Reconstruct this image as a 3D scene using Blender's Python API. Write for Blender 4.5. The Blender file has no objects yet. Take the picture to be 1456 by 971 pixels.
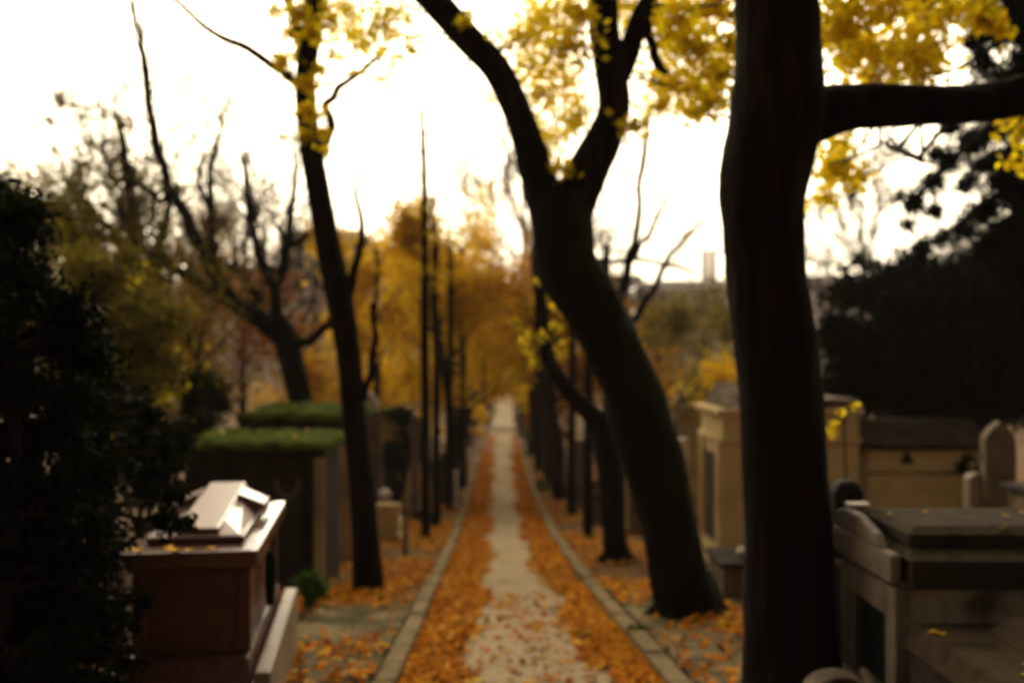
import bpy, math, random
import numpy as np
from mathutils import Vector, Matrix
R = math.radians
SC = bpy.context.scene
COL = SC.collection
random.seed(7)
RN = np.random.default_rng(11)

# ------------------------------------------------------------------ camera
EYE = 1.6
PITCH = math.atan(14.5 / 1415.0)
cd = bpy.data.cameras.new("camera"); cam = bpy.data.objects.new("camera", cd); COL.objects.link(cam)
cam.location = (0, 0, EYE); cam.rotation_euler = (math.pi / 2 + PITCH, 0, 0)
cd.lens = 35; cd.sensor_width = 36; cd.clip_start = 0.05; cd.clip_end = 6000
cd.dof.use_dof = True; cd.dof.focus_distance = 2.25; cd.dof.aperture_fstop = 1.8
SC.camera = cam

# ------------------------------------------------------------------ world, sun, exposure
SUN_EL, SUN_AZ = 13.0, -9.0          # ahead of the camera, a little to the left, behind cloud
w = bpy.data.worlds.new("World"); SC.world = w; w.use_nodes = True
nt = w.node_tree; nt.nodes.clear()
def WN(t, **k):
    n = nt.nodes.new(t)
    for a, b in k.items(): setattr(n, a, b)
    return n
wo = WN('ShaderNodeOutputWorld'); bg = WN('ShaderNodeBackground'); bg.inputs[1].default_value = 0.1
sky = WN('ShaderNodeTexSky'); sky.sky_type = 'NISHITA'; sky.sun_disc = False
sky.sun_elevation = R(SUN_EL); sky.sun_rotation = R(SUN_AZ); sky.dust_density = 3.0
tc = WN('ShaderNodeTexCoord')
sx = math.sin(R(SUN_AZ)) * math.cos(R(SUN_EL)); sy = math.cos(R(SUN_AZ)) * math.cos(R(SUN_EL)); sz = math.sin(R(SUN_EL))
dot = WN('ShaderNodeVectorMath', operation='DOT_PRODUCT'); dot.inputs[1].default_value = (sx, sy, sz)
nt.links.new(tc.outputs['Generated'], dot.inputs[0])
mr = WN('ShaderNodeMapRange'); mr.interpolation_type = 'SMOOTHSTEP'
mr.inputs[1].default_value = 0.25; mr.inputs[2].default_value = 0.95
nt.links.new(dot.outputs['Value'], mr.inputs[0])
mp = WN('ShaderNodeMapping'); mp.inputs['Scale'].default_value = (2.2, 2.2, 7.0)
nt.links.new(tc.outputs['Generated'], mp.inputs[0])
nz = WN('ShaderNodeTexNoise'); nz.inputs['Scale'].default_value = 1.3; nz.inputs['Detail'].default_value = 5
nt.links.new(mp.outputs[0], nz.inputs['Vector'])
nr = WN('ShaderNodeMapRange'); nr.inputs[1].default_value = .3; nr.inputs[2].default_value = .7
nr.inputs[3].default_value = .7; nr.inputs[4].default_value = 1.15
nt.links.new(nz.outputs['Fac'], nr.inputs[0])
cm = WN('ShaderNodeMix', data_type='RGBA')
cm.inputs[6].default_value = (.85, .64, .42, 1)        # unseen dark cloud added behind the camera to keep the trunks black
cm.inputs[7].default_value = (42.0, 35.0, 24.0, 1)     # thin bright cloud round the low sun
nt.links.new(mr.outputs[0], cm.inputs[0])
cx_ = WN('ShaderNodeVectorMath', operation='SCALE'); nt.links.new(cm.outputs[2], cx_.inputs[0]); nt.links.new(nr.outputs[0], cx_.inputs['Scale'])
mx = WN('ShaderNodeMix', data_type='RGBA'); mx.inputs[0].default_value = 0.93
nt.links.new(sky.outputs[0], mx.inputs[6]); nt.links.new(cx_.outputs[0], mx.inputs[7])
nt.links.new(mx.outputs[2], bg.inputs[0]); nt.links.new(bg.outputs[0], wo.inputs[0])
sl = bpy.data.lights.new("sun", 'SUN'); sl.energy = 2.4; sl.angle = R(10); sl.color = (1, .86, .66)
so = bpy.data.objects.new("sun", sl); COL.objects.link(so); so.location = (0, 0, 40)
so.rotation_euler = Vector((sx, sy, sz)).to_track_quat('Z', 'Y').to_euler()
vs = SC.view_settings; vs.view_transform = 'Standard'; vs.look = 'None'; vs.exposure = 0.64; vs.gamma = 1
SC.render.engine = 'CYCLES'
SC.cycles.use_denoising = True
SC.cycles.max_bounces = 6; SC.cycles.diffuse_bounces = 3; SC.cycles.glossy_bounces = 2
SC.cycles.transmission_bounces = 4; SC.cycles.transparent_max_bounces = 6
SC.cycles.caustics_reflective = False; SC.cycles.caustics_refractive = False

# ------------------------------------------------------------------ photo geometry
def at(px, py, Y):
    """point at depth Y seen at pixel (px, py) of the 1456 x 971 photograph"""
    u = (px - 728) / 1415.0; v = (485.5 - py) / 1415.0
    c, s = math.cos(PITCH), math.sin(PITCH)
    dy = c - v * s; dz = s + v * c
    t = Y / dy
    return Vector((u * t, Y, EYE + dz * t))
def wid(wpx, Y): return wpx / 1415.0 * Y
PROF = [(-60, 5.0), (-10, 1.05), (0, 0.05), (7.4, -.78), (12.3, -1.35), (20, -2.12), (28, -2.6), (37, -2.78), (50, -3.12), (60, -3.28),
        (80, -3.1), (120, -2.7), (160, -3.0), (240, -5), (6000, -5)]
CEN = [(-60, .9), (0, .3), (7.4, .12), (12.3, 0), (20, -.14), (29, -.3), (37, -.4), (60, -.6), (120, -.85), (6000, -.85)]
_pa = np.array(PROF); _ca = np.array(CEN)
def _sm(a, y, s):
    return (np.interp(y - s, a[:, 0], a[:, 1]) + 2 * np.interp(y, a[:, 0], a[:, 1]) + np.interp(y + s, a[:, 0], a[:, 1])) / 4
def gz(y): return float(_sm(_pa, y, 1.5))
def cx(y): return float(_sm(_ca, y, 2.0))
HW = 0.92
def bump(x, y):
    return 0.03 * math.sin(x * 1.7 + y * .6) + 0.025 * math.sin(y * 1.3 - x * .9) + .02 * math.sin(x * 3.1 + 1.3 * y)
def ground(x, y):
    z = gz(y); d = abs(x - cx(y)) - HW
    if d > 0.2 and y < 70: z += .05 + bump(x, y) * min(1, (d - .2) / .8)
    return z
def gp(px, Y):
    p = at(px, 500, Y); return Vector((p.x, Y, ground(p.x, Y)))

# ------------------------------------------------------------------ materials
def newmat(name):
    m = bpy.data.materials.new(name); m.use_nodes = True; m.node_tree.nodes.clear(); return m
def surf(name, cols, scale=4, rough=.8, bump=.3, bscale=20, stretch=(1, 1, 1), spec=.12, moss=None, side=None, detail=6, dist=.0, coord='Object'):
    m = newmat(name); t = m.node_tree; N = t.nodes.new; L = t.links.new
    out = N('ShaderNodeOutputMaterial'); b = N('ShaderNodeBsdfPrincipled'); L(b.outputs[0], out.inputs[0])
    b.inputs['Roughness'].default_value = rough; b.inputs['Specular IOR Level'].default_value = spec
    c = N('ShaderNodeTexCoord'); mp = N('ShaderNodeMapping'); mp.inputs['Scale'].default_value = stretch
    L(c.outputs[coord], mp.inputs[0])
    n = N('ShaderNodeTexNoise'); n.inputs['Scale'].default_value = scale; n.inputs['Detail'].default_value = detail
    n.inputs['Distortion'].default_value = dist
    L(mp.outputs[0], n.inputs['Vector'])
    r = N('ShaderNodeValToRGB'); e = r.color_ramp.elements
    k = len(cols)
    e[0].position = .32; e[0].color = (*cols[0], 1); e[1].position = .68; e[1].color = (*cols[-1], 1)
    for i in range(1, k - 1):
        q = e.new(.32 + .36 * i / (k - 1)); q.color = (*cols[i], 1)
    L(n.outputs['Fac'], r.inputs[0]); colour = r.outputs[0]
    if moss:
        n3 = N('ShaderNodeTexNoise'); n3.inputs['Scale'].default_value = moss[1]; L(c.outputs[coord], n3.inputs['Vector']); n3.inputs['Detail'].default_value = 5
        r3 = N('ShaderNodeMapRange'); r3.inputs[1].default_value = moss[2]; r3.inputs[2].default_value = moss[2] + .12
        L(n3.outputs['Fac'], r3.inputs[0]); f = r3.outputs[0]
        if side:
            g = N('ShaderNodeNewGeometry'); d = N('ShaderNodeVectorMath'); d.operation = 'DOT_PRODUCT'; d.inputs[1].default_value = side
            L(g.outputs['Normal'], d.inputs[0]); r4 = N('ShaderNodeMapRange'); r4.inputs[1].default_value = .1; r4.inputs[2].default_value = .6
            L(d.outputs['Value'], r4.inputs[0]); mu = N('ShaderNodeMath'); mu.operation = 'MULTIPLY'; L(f, mu.inputs[0]); L(r4.outputs[0], mu.inputs[1]); f = mu.outputs[0]
        x = N('ShaderNodeMix'); x.data_type = 'RGBA'; x.inputs[7].default_value = (*moss[0], 1); L(f, x.inputs[0]); L(colour, x.inputs[6]); colour = x.outputs[2]
    L(colour, b.inputs['Base Color'])
    if bump:
        n2 = N('ShaderNodeTexNoise'); n2.inputs['Scale'].default_value = bscale; n2.inputs['Detail'].default_value = 4; L(mp.outputs[0], n2.inputs['Vector'])
        bp = N('ShaderNodeBump'); bp.inputs['Strength'].default_value = bump; bp.inputs['Distance'].default_value = .03; L(n2.outputs['Fac'], bp.inputs['Height']); L(bp.outputs[0], b.inputs['Normal'])
    return m
def leafmat(name, cols, trans=.45, rough=.6):
    m = newmat(name); t = m.node_tree; N = t.nodes.new; L = t.links.new
    out = N('ShaderNodeOutputMaterial'); g = N('ShaderNodeNewGeometry'); r = N('ShaderNodeValToRGB'); e = r.color_ramp.elements
    k = len(cols); e[0].position = 0; e[0].color = (*cols[0], 1); e[1].position = 1; e[1].color = (*cols[-1], 1)
    for i in range(1, k - 1): q = e.new(i / (k - 1)); q.color = (*cols[i], 1)
    L(g.outputs['Random Per Island'], r.inputs[0])
    b = N('ShaderNodeBsdfPrincipled'); b.inputs['Roughness'].default_value = rough; b.inputs['Specular IOR Level'].default_value = .03
    tr = N('ShaderNodeBsdfTranslucent'); x = N('ShaderNodeMixShader'); x.inputs[0].default_value = trans
    L(r.outputs[0], b.inputs['Base Color']); L(r.outputs[0], tr.inputs[0]); L(b.outputs[0], x.inputs[1]); L(tr.outputs[0], x.inputs[2]); L(x.outputs[0], out.inputs[0])
    return m
M = {}
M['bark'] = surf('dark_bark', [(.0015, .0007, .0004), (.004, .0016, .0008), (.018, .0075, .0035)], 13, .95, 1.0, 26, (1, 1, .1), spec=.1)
M['bark_moss'] = surf('mossy_bark', [(.002, .0012, .0006), (.005, .0025, .0012), (.009, .005, .003)], 8, .95, .9, 20, (1, 1, .25), spec=.1, moss=((.009, .016, .003), 2.5, .42), side=(.8, -.1, .45))
M['bark_red'] = surf('brown_bark', [(.02, .012, .007), (.05, .028, .017)], 8, .95, .7, 20, (1, 1, .25), spec=.1)
M['twig'] = surf('twig_bark', [(.012, .008, .006), (.035, .024, .017)], 8, .9, 0, spec=.1)
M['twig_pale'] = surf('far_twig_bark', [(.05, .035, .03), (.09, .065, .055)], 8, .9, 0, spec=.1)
M['yellow'] = leafmat('yellow_leaf', [(.84, .60, .010), (.92, .76, .015), (.88, .68, .012), (.70, .62, .02), (.80, .50, .01)], .68)
M['gold'] = leafmat('golden_leaf', [(.55, .27, .006), (.80, .52, .010), (.66, .38, .008), (.72, .52, .012), (.40, .24, .01)], .6)
M['amber'] = leafmat('amber_brown_leaf', [(.30, .11, .008), (.55, .26, .01), (.24, .09, .012), (.7, .42, .012)], .5)
M['rust'] = leafmat('rust_leaf', [(.22, .07, .012), (.36, .13, .015), (.16, .07, .02)], .4)
M['olive'] = leafmat('olive_leaf', [(.10, .09, .012), (.20, .16, .02), (.06, .06, .01), (.34, .25, .03)], .5)
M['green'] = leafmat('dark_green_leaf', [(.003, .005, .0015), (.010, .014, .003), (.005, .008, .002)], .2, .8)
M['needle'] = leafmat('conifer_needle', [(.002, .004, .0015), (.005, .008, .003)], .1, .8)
M['lush'] = leafmat('fresh_green_leaf', [(.04, .10, .01), (.07, .14, .02)], .35, .5)
M['litter'] = leafmat('fallen_leaf', [(.42, .115, .005), (.58, .19, .006), (.24, .065, .005), (.64, .28, .010), (.15, .05, .006), (.52, .15, .005)], .15, .9)
M['litter_pale'] = leafmat('fallen_yellow_leaf', [(.7, .45, .03), (.6, .3, .02)], .1, .6)
M['ground'] = surf('leafy_soil', [(.05, .035, .015), (.16, .06, .012), (.07, .055, .02), (.24, .085, .012)], 1.6, .95, .6, 12, moss=((.05, .06, .015), .55, .56))
M['gravel'] = surf('pale_gravel', [(.27, .205, .125), (.48, .38, .25), (.37, .29, .185)], 14, .95, .9, 70, moss=((.15, .125, .06), 1.4, .58))
M['strip'] = surf('leaf_mould', [(.12, .035, .005), (.30, .09, .008), (.2, .06, .006)], 5, .95, .8, 40)
M['kerb'] = surf('mossy_kerb_stone', [(.12, .09, .045), (.22, .165, .09), (.17, .12, .05)], 4, .9, .6, 25, moss=((.09, .085, .02), 2.0, .55))
M['paving'] = surf('worn_paving', [(.08, .06, .028), (.20, .155, .08), (.13, .10, .048)], 2.2, .9, .5, 25, moss=((.055, .05, .018), 1.9, .47))
M['granite'] = surf('polished_pink_granite', [(.055, .020, .014), (.10, .036, .026), (.07, .026, .02)], 60, .2, .02, 8, spec=.65)
M['granite_rough'] = surf('dull_pink_granite', [(.06, .019, .012), (.12, .040, .026)], 30, .42, .05, 20, spec=.4)
M['cross'] = surf('pale_pink_granite', [(.13, .065, .05), (.21, .115, .09)], 50, .42, .02, 8, spec=.4)
M['pale'] = surf('pale_weathered_stone', [(.20, .15, .10), (.33, .26, .18)], 3, .6, .3, 30, spec=.4)
M['tan'] = surf('tan_limestone', [(.52, .40, .19), (.68, .54, .28), (.60, .46, .23)], 1.3, .85, .3, 30)
M['tan_dirty'] = surf('stained_limestone', [(.22, .17, .10), (.42, .32, .15), (.55, .42, .20)], 1.2, .85, .3, 30)
M['grey'] = surf('grey_stone', [(.04, .028, .017), (.19, .145, .095), (.08, .058, .036)], 2.6, .8, .4, 25, moss=((.04, .035, .02), 1.2, .6))
M['grey_light'] = surf('light_grey_stone', [(.11, .085, .068), (.21, .17, .14)], 3.0, .6, .3, 25)
M['dark'] = surf('blackened_shadow_stone', [(.012, .009, .007), (.035, .027, .02)], 3, .8, .4, 25)  # black dirt, and shade painted in below moss and soffits
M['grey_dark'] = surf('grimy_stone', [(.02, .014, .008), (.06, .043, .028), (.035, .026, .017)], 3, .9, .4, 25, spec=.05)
M['stained'] = surf('rain_stained_stone', [(.08, .06, .04), (.42, .35, .26), (.20, .16, .115)], 1.9, .9, .4, 25, (1.6, 1.6, .6), moss=((.05, .04, .02), 3.0, .58))
M['slate'] = surf('dark_slate', [(.014, .011, .006), (.036, .028, .016)], 3, .95, .4, 15, spec=.03)
M['moss'] = surf('thick_moss', [(.015, .024, .003), (.05, .08, .006), (.10, .12, .012)], 4, 1, 1.0, 30, spec=.02, moss=((.06, .035, .01), 3.5, .60))
M['iron'] = surf('dark_iron', [(.01, .01, .01), (.02, .018, .016)], 10, .5, 0, spec=.4)
M['glass'] = surf('dark_window_glass', [(.006, .012, .010), (.015, .025, .02)], 4, .15, 0, spec=.5)
M['white'] = surf('white_marble', [(.6, .56, .5), (.75, .7, .63)], 5, .5, .05, 20)
M['facade'] = surf('cream_render', [(.70, .64, .56), (.82, .76, .68)], .2, .9, 0)
M['facade_brown'] = surf('brown_render', [(.56, .45, .35), (.68, .56, .44)], .2, .9, 0)
M['facade_grey'] = surf('grey_render', [(.68, .63, .60), (.8, .75, .72)], .05, .9, 0)
M['pane'] = surf('far_window_glass', [(.05, .05, .05), (.09, .085, .08)], .5, .2, 0)
M['peach'] = surf('terracotta_roof', [(.5, .24, .12), (.62, .33, .18)], 1, .8, 0)
M['concrete'] = surf('smoke_stack_concrete', [(.2, .17, .19), (.26, .22, .24)], .1, .9, 0)
M['zinc'] = surf('zinc_roof', [(.2, .19, .19), (.28, .27, .27)], .3, .5, 0)

# ------------------------------------------------------------------ mesh helpers
class MB:
    def __init__(s): s.v = []; s.f = []
    def box(s, x0, x1, y0, y1, z0, z1):
        b = len(s.v)
        s.v += [(x0, y0, z0), (x1, y0, z0), (x1, y1, z0), (x0, y1, z0), (x0, y0, z1), (x1, y0, z1), (x1, y1, z1), (x0, y1, z1)]
        s.f += [tuple(b + i for i in q) for q in ((0, 3, 2, 1), (4, 5, 6, 7), (0, 1, 5, 4), (1, 2, 6, 5), (2, 3, 7, 6), (3, 0, 4, 7))]
        return s
    def prism(s, prof, a, b, axis='y'):
        """prof: list of (u, z); extruded along axis from a to b"""
        k = len(s.v); n = len(prof)
        for t in (a, b):
            for (u, z) in prof: s.v.append((u, t, z) if axis == 'y' else (t, u, z))
        s.f.append(tuple(range(k, k + n))); s.f.append(tuple(range(k + 2 * n - 1, k + n - 1, -1)))
        for i in range(n):
            j = (i + 1) % n; s.f.append((k + i, k + n + i, k + n + j, k + j))
        return s
    def frustum(s, x0, x1, y0, y1, z0, X0, X1, Y0, Y1, z1):
        b = len(s.v)
        s.v += [(x0, y0, z0), (x1, y0, z0), (x1, y1, z0), (x0, y1, z0), (X0, Y0, z1), (X1, Y0, z1), (X1, Y1, z1), (X0, Y1, z1)]
        s.f += [tuple(b + i for i in q) for q in ((0, 3, 2, 1), (4, 5, 6, 7), (0, 1, 5, 4), (1, 2, 6, 5), (2, 3, 7, 6), (3, 0, 4, 7))]
        return s
    def lathe(s, prof, n=16, c=(0, 0)):
        k = len(s.v)
        for (r, z) in prof:
            for i in range(n):
                a = 2 * math.pi * i / n; s.v.append((c[0] + r * math.cos(a), c[1] + r * math.sin(a), z))
        for j in range(len(prof) - 1):
            for i in range(n):
                i2 = (i + 1) % n; s.f.append((k + j * n + i, k + j * n + i2, k + (j + 1) * n + i2, k + (j + 1) * n + i))
        s.f.append(tuple(k + i for i in range(n))[::-1]); s.f.append(tuple(k + (len(prof) - 1) * n + i for i in range(n)))
        return s
    def tube(s, pts, rad, n=6, rough=0.0, cap=True):
        k = len(s.v); m = len(pts); ref = Vector((.3, .9, .1))
        for i, p in enumerate(pts):
            d = (pts[min(i + 1, m - 1)] - pts[max(i - 1, 0)])
            if d.length < 1e-6: d = Vector((0, 0, 1))
            d.normalize(); a = d.cross(ref)
            if a.length < .1: a = d.cross(Vector((1, 0, 0)))
            a.normalize(); b = d.cross(a)
            for j in range(n):
                t = 2 * math.pi * j / n
                r = rad[i] * (1 + (rough * (math.sin(3 * t + i * .35) * .5 + math.sin(5 * t - i * .5 + 1) * .3 + random.uniform(-.35, .35)) if rough else 0))
                s.v.append(tuple(p + a * (math.cos(t) * r) + b * (math.sin(t) * r)))
        for i in range(m - 1):
            for j in range(n):
                j2 = (j + 1) % n; s.f.append((k + i * n + j, k + i * n + j2, k + (i + 1) * n + j2, k + (i + 1) * n + j))
        if cap:
            s.f.append(tuple(k + j for j in range(n))[::-1]); s.f.append(tuple(k + (m - 1) * n + j for j in range(n)))
        return s
def link(o, parent):
    COL.objects.link(o)
    if parent is not None: o.parent = parent
def build(mb, name, mat, parent=None, world=False, bevel=0, smooth=False):
    v = np.array(mb.v, dtype=np.float64)
    if world and parent is not None:
        v = v - np.array(origin(parent))
    me = bpy.data.meshes.new(name); me.from_pydata([tuple(q) for q in v], [], mb.f); me.update()
    me.materials.append(M[mat] if isinstance(mat, str) else mat)
    if smooth: me.polygons.foreach_set('use_smooth', [True] * len(me.polygons))
    o = bpy.data.objects.new(name, me); link(o, parent)
    if bevel:
        b = o.modifiers.new('bevel', 'BEVEL'); b.width = bevel; b.segments = 2; b.limit_method = 'ANGLE'
    return o
def origin(o):
    v = Vector((0, 0, 0))
    while o is not None: v += o.location; o = o.parent
    return v
def tag(o, label=None, cat=None, group=None, kind=None):
    if label: o['label'] = label
    if cat: o['category'] = cat
    if group: o['group'] = group
    if kind: o['kind'] = kind
    return o
def thing(name, label, cat, loc=(0, 0, 0), rz=0, group=None):
    o = bpy.data.objects.new(name, None); COL.objects.link(o); o.location = loc; o.rotation_euler = (0, 0, rz); o.empty_display_size = .2
    return tag(o, label, cat, group)
def leaves(name, C, size, mat, parent=None, world=True, flat=0.0, aspect=.62, rng=RN, up=None):
    C = np.asarray(C, dtype=np.float64)
    if world and parent is not None: C = C - np.array(origin(parent))
    n = len(C)
    a = rng.normal(size=(n, 3)); a[:, 2] *= (1 - flat); a /= np.linalg.norm(a, axis=1)[:, None]
    r = rng.normal(size=(n, 3)); 
    if flat: r[:, 2] = 0; r += 1e-3
    b = np.cross(a, r)
    if flat:  # leaf lying: b horizontal-ish
        b = np.cross(a, np.array([0, 0, 1.0]) + rng.normal(size=(n, 3)) * (1 - flat) * .8)
    b /= np.linalg.norm(b, axis=1)[:, None] + 1e-9
    c = np.cross(a, b)
    s = (size * rng.uniform(.6, 1.25, n))[:, None]
    V = np.empty((n, 4, 3))
    V[:, 0] = C - a * s * .5; V[:, 1] = C + b * s * aspect * .5 + c * s * .12; V[:, 2] = C + a * s * .5; V[:, 3] = C - b * s * aspect * .5 + c * s * .12
    me = bpy.data.meshes.new(name)
    me.vertices.add(4 * n); me.vertices.foreach_set('co', V.reshape(-1))
    me.loops.add(4 * n); me.loops.foreach_set('vertex_index', np.arange(4 * n, dtype=np.int32))
    me.polygons.add(n); me.polygons.foreach_set('loop_start', np.arange(0, 4 * n, 4, dtype=np.int32)); me.polygons.foreach_set('loop_total', np.full(n, 4, dtype=np.int32))
    me.update(); me.validate(); me.materials.append(M[mat])
    o = bpy.data.objects.new(name, me); link(o, parent); return o
def smoothpath(P, W, sub=5):
    """catmull-rom through points and radii"""
    out = []; ro = []; n = len(P)
    for i in range(n - 1):
        p0 = P[max(i - 1, 0)]; p1 = P[i]; p2 = P[i + 1]; p3 = P[min(i + 2, n - 1)]
        for k in range(sub):
            t = k / sub
            out.append(.5 * ((2 * p1) + (p2 - p0) * t + (2 * p0 - 5 * p1 + 4 * p2 - p3) * t * t + (3 * p1 - p0 - 3 * p2 + p3) * t ** 3)); ro.append(W[i] * (1 - t) + W[i + 1] * t)
    out.append(P[-1]); ro.append(W[-1]); return out, ro
def pxlimb(pts, Y=None):
    P = []; W = []
    for q in pts:
        y = q[3] if len(q) > 3 else Y
        P.append(at(q[0], q[1], y)); W.append(wid(q[2] + (3 if q[2] < 13 else 0), y) / 2)
    return P, W
def limb(pts, Y, name, mat, parent, sides=14, rough=.06, sub=6):
    if pts[0][2] < 33 and len(pts) > 3:
        st = random.getstate(); random.seed(int(pts[0][0] * 7 + pts[1][1])); q_ = [pts[0]]
        for a_, b_ in zip(pts[:-1], pts[1:]):
            j_ = 2.6
            if abs(a_[1] - b_[1]) + abs(a_[0] - b_[0]) > 30: q_.append(((a_[0] + b_[0]) / 2 + random.uniform(-j_, j_), (a_[1] + b_[1]) / 2 + random.uniform(-j_, j_), (a_[2] + b_[2]) / 2) + tuple(a_[3:]))
            q_.append((b_[0] + random.uniform(-1.5, 1.5), b_[1]) + tuple(b_[2:]))
        pts = q_; random.setstate(st)
    P, W = smoothpath(*pxlimb(pts, Y), sub=sub)
    m = MB(); m.tube(P, W, sides, rough); return build(m, name, mat, parent, world=True, smooth=True), P, W
def wiggle(p, q, n, amt, sag=0):
    out = []
    L = (q - p).length
    o = Vector((0, 0, 0))
    for i in range(n + 1):
        t = i / n; f = math.sin(math.pi * t)
        o = o * .6 + Vector((random.gauss(0, 1), random.gauss(0, 1), random.gauss(0, 1))) * amt * L / n
        out.append(p.lerp(q, t) + o * (1 if 0 < i < n else 0) + Vector((0, 0, sag * L * f)))
    return out
def rdir(d, ang):
    v = Vector((random.gauss(0, 1), random.gauss(0, 1), random.gauss(0, 1))); v = v - d * v.dot(d); v.normalize()
    return (d * math.cos(ang) + v * math.sin(ang)).normalized()
GMIN = .004
def grow(mb, tips, p, d, L, r, lev, kids=4, ang=.6, up=.15, shrink=.62, gn=.16, start=.3):
    n = max(3, 6 - (3 - lev) if lev < 3 else 6); pts = [p.copy()]; q = p.copy(); dd = d.copy()
    for i in range(n):
        dd = (dd + Vector((random.gauss(0, gn), random.gauss(0, gn), random.gauss(0, gn) + up * .3))).normalized(); q = q + dd * (L / n); pts.append(q.copy())
    mb.tube(pts, [max(GMIN, r * (1 - .7 * i / n)) for i in range(n + 1)], 7 if lev >= 3 else (5 if lev == 2 else 3), 0, cap=lev >= 3)
    if lev <= 1: tips += pts[1:]
    if lev > 0:
        for k in range(kids):
            t = start + (1 - start) * (k + random.random()) / kids; i = min(n - 1, int(t * n)); f = t * n - i
            s = pts[i].lerp(pts[i + 1], min(1, f)); di = (pts[i + 1] - pts[i]).normalized()
            nd = rdir(di, ang * random.uniform(.7, 1.3)); nd.z += up; nd.normalize()
            grow(mb, tips, s, nd, L * shrink * random.uniform(.7, 1.15), r * (1 - .7 * t) * .65, lev - 1, kids, ang, up, shrink, gn, .2)
def clusters(mb, anchors, cl, per=(6, 9), twr=.012, spread=.26):
    """twigs from the nearest limb point out to each cluster; returns leaf centres"""
    out = []
    for c in cl:
        px, py, Y, rp, n = c[:5]; C = at(px, py, Y); r = wid(rp, Y)
        if anchors:
            A = min(anchors, key=lambda a: (a - C).length + .8 * max(0, a.z - C.z))
            mb.tube(wiggle(A, C, 6, .25), [max(twr * 2.2 * (1 - .6 * i / 6), .004) for i in range(7)], 4)
        K = random.randint(*per); pts = []
        for k in range(K):
            e = C + Vector((random.gauss(0, .62), random.gauss(0, .62), random.gauss(0, .5))) * r
            w_ = wiggle(C + Vector((random.gauss(0, .15), random.gauss(0, .15), 0)) * r, e, 4, .3)
            mb.tube(w_, [twr * .7 * (1 - .7 * i / 4) for i in range(5)], 3, cap=False); pts += w_
        pts = np.array([tuple(q) for q in pts]); idx = RN.integers(0, len(pts), n)
        out.append(pts[idx] + RN.normal(size=(n, 3)) * r * spread)
    return np.concatenate(out)

# ------------------------------------------------------------------ ground, path, kerbs
def sheet(name, xs_fn, ys, mat, zoff=0.0, zfn=None):
    m = MB(); rows = []
    for y in ys:
        xs = xs_fn(y); rows.append(len(m.v))
        for x in xs: m.v.append((x, y, (zfn(x, y) if zfn else gz(y)) + zoff))
    k = len(xs_fn(ys[0]))
    for j in range(len(ys) - 1):
        for i in range(k - 1): m.f.append((rows[j] + i, rows[j] + i + 1, rows[j + 1] + i + 1, rows[j + 1] + i))
    return tag(build(m, name, mat, smooth=True), kind='structure')
ys = list(np.arange(-12, 30, .4)) + list(np.arange(30, 90, 1.2)) + list(np.arange(90, 240, 6)) + [300, 400, 600, 1000, 2000, 4500]
offs = [-3000, -600, -150, -60, -30, -18] + list(np.arange(-12, -1.0, .4)) + [-1.0, -.93, 0, .93, 1.0] + list(np.arange(1.4, 12.3, .4)) + [18, 30, 60, 150, 600, 3000]
sheet('ground', lambda y: [cx(y) + o for o in offs], ys, 'ground', -.02, ground)
yp = [y for y in ys if y <= 150]
def pw(y): return HW if y < 50 else max(.75, HW - (y - 50) * .02)
sheet('path', lambda y: [cx(y) + o for o in np.linspace(-pw(y), pw(y), 5)], yp, 'gravel', .004)
def edge_noise(y, s): return .08 * math.sin(y * 1.1 + s) + .05 * math.sin(y * 2.7 + s * 2) + .03 * math.sin(y * 6.1 + s) + .05 * s
def half(y): return float(np.interp(y, [0, 7, 10, 14, 22, 40, 58, 70], [.46, .50, .50, .36, .34, .36, .38, .34]))
yl = [y for y in np.arange(-4, 58, .15)]
for s_ in (-1, 1):
    sheet('leaf_covered_path_edge', (lambda y, s_=s_: sorted([cx(y) + s_ * HW, cx(y) + s_ * min(HW - .1, half(y) + .06 + edge_noise(y, s_)) + (.05 if y < 20 else 0)])), yl, 'strip', .009)
sheet('cross_path', lambda y: [-8, -4, -1.6, -.6, .4, 3, 8], [61.5, 62.2, 62.9], 'gravel', .07)
for s_ in (-1, 1):
    m = MB(); y = -4.0
    while y < 47:
        L_ = random.uniform(.8, 1.1); a, b = y, y + L_ - .012
        jit = random.uniform(-.012, .012); hj = random.uniform(-.012, .012)
        x0a = cx(a) + s_ * HW + jit; x0b = cx(b) + s_ * HW + jit; wd = s_ * .15
        k = len(m.v); h = .10 + hj
        for (xa, yy) in ((x0a, a), (x0a + wd, a), (x0b + wd, b), (x0b, b)): m.v.append((xa, yy, gz(yy) - .1))
        for (xa, yy) in ((x0a, a), (x0a + wd, a), (x0b + wd, b), (x0b, b)): m.v.append((xa, yy, gz(yy) + h))
        m.f += [tuple(k + i for i in q) for q in ((0, 3, 2, 1), (4, 5, 6, 7), (0, 1, 5, 4), (1, 2, 6, 5), (2, 3, 7, 6), (3, 0, 4, 7))]
        y += L_
    tag(build(m, 'kerb', 'kerb', bevel=.015), kind='structure')
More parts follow.
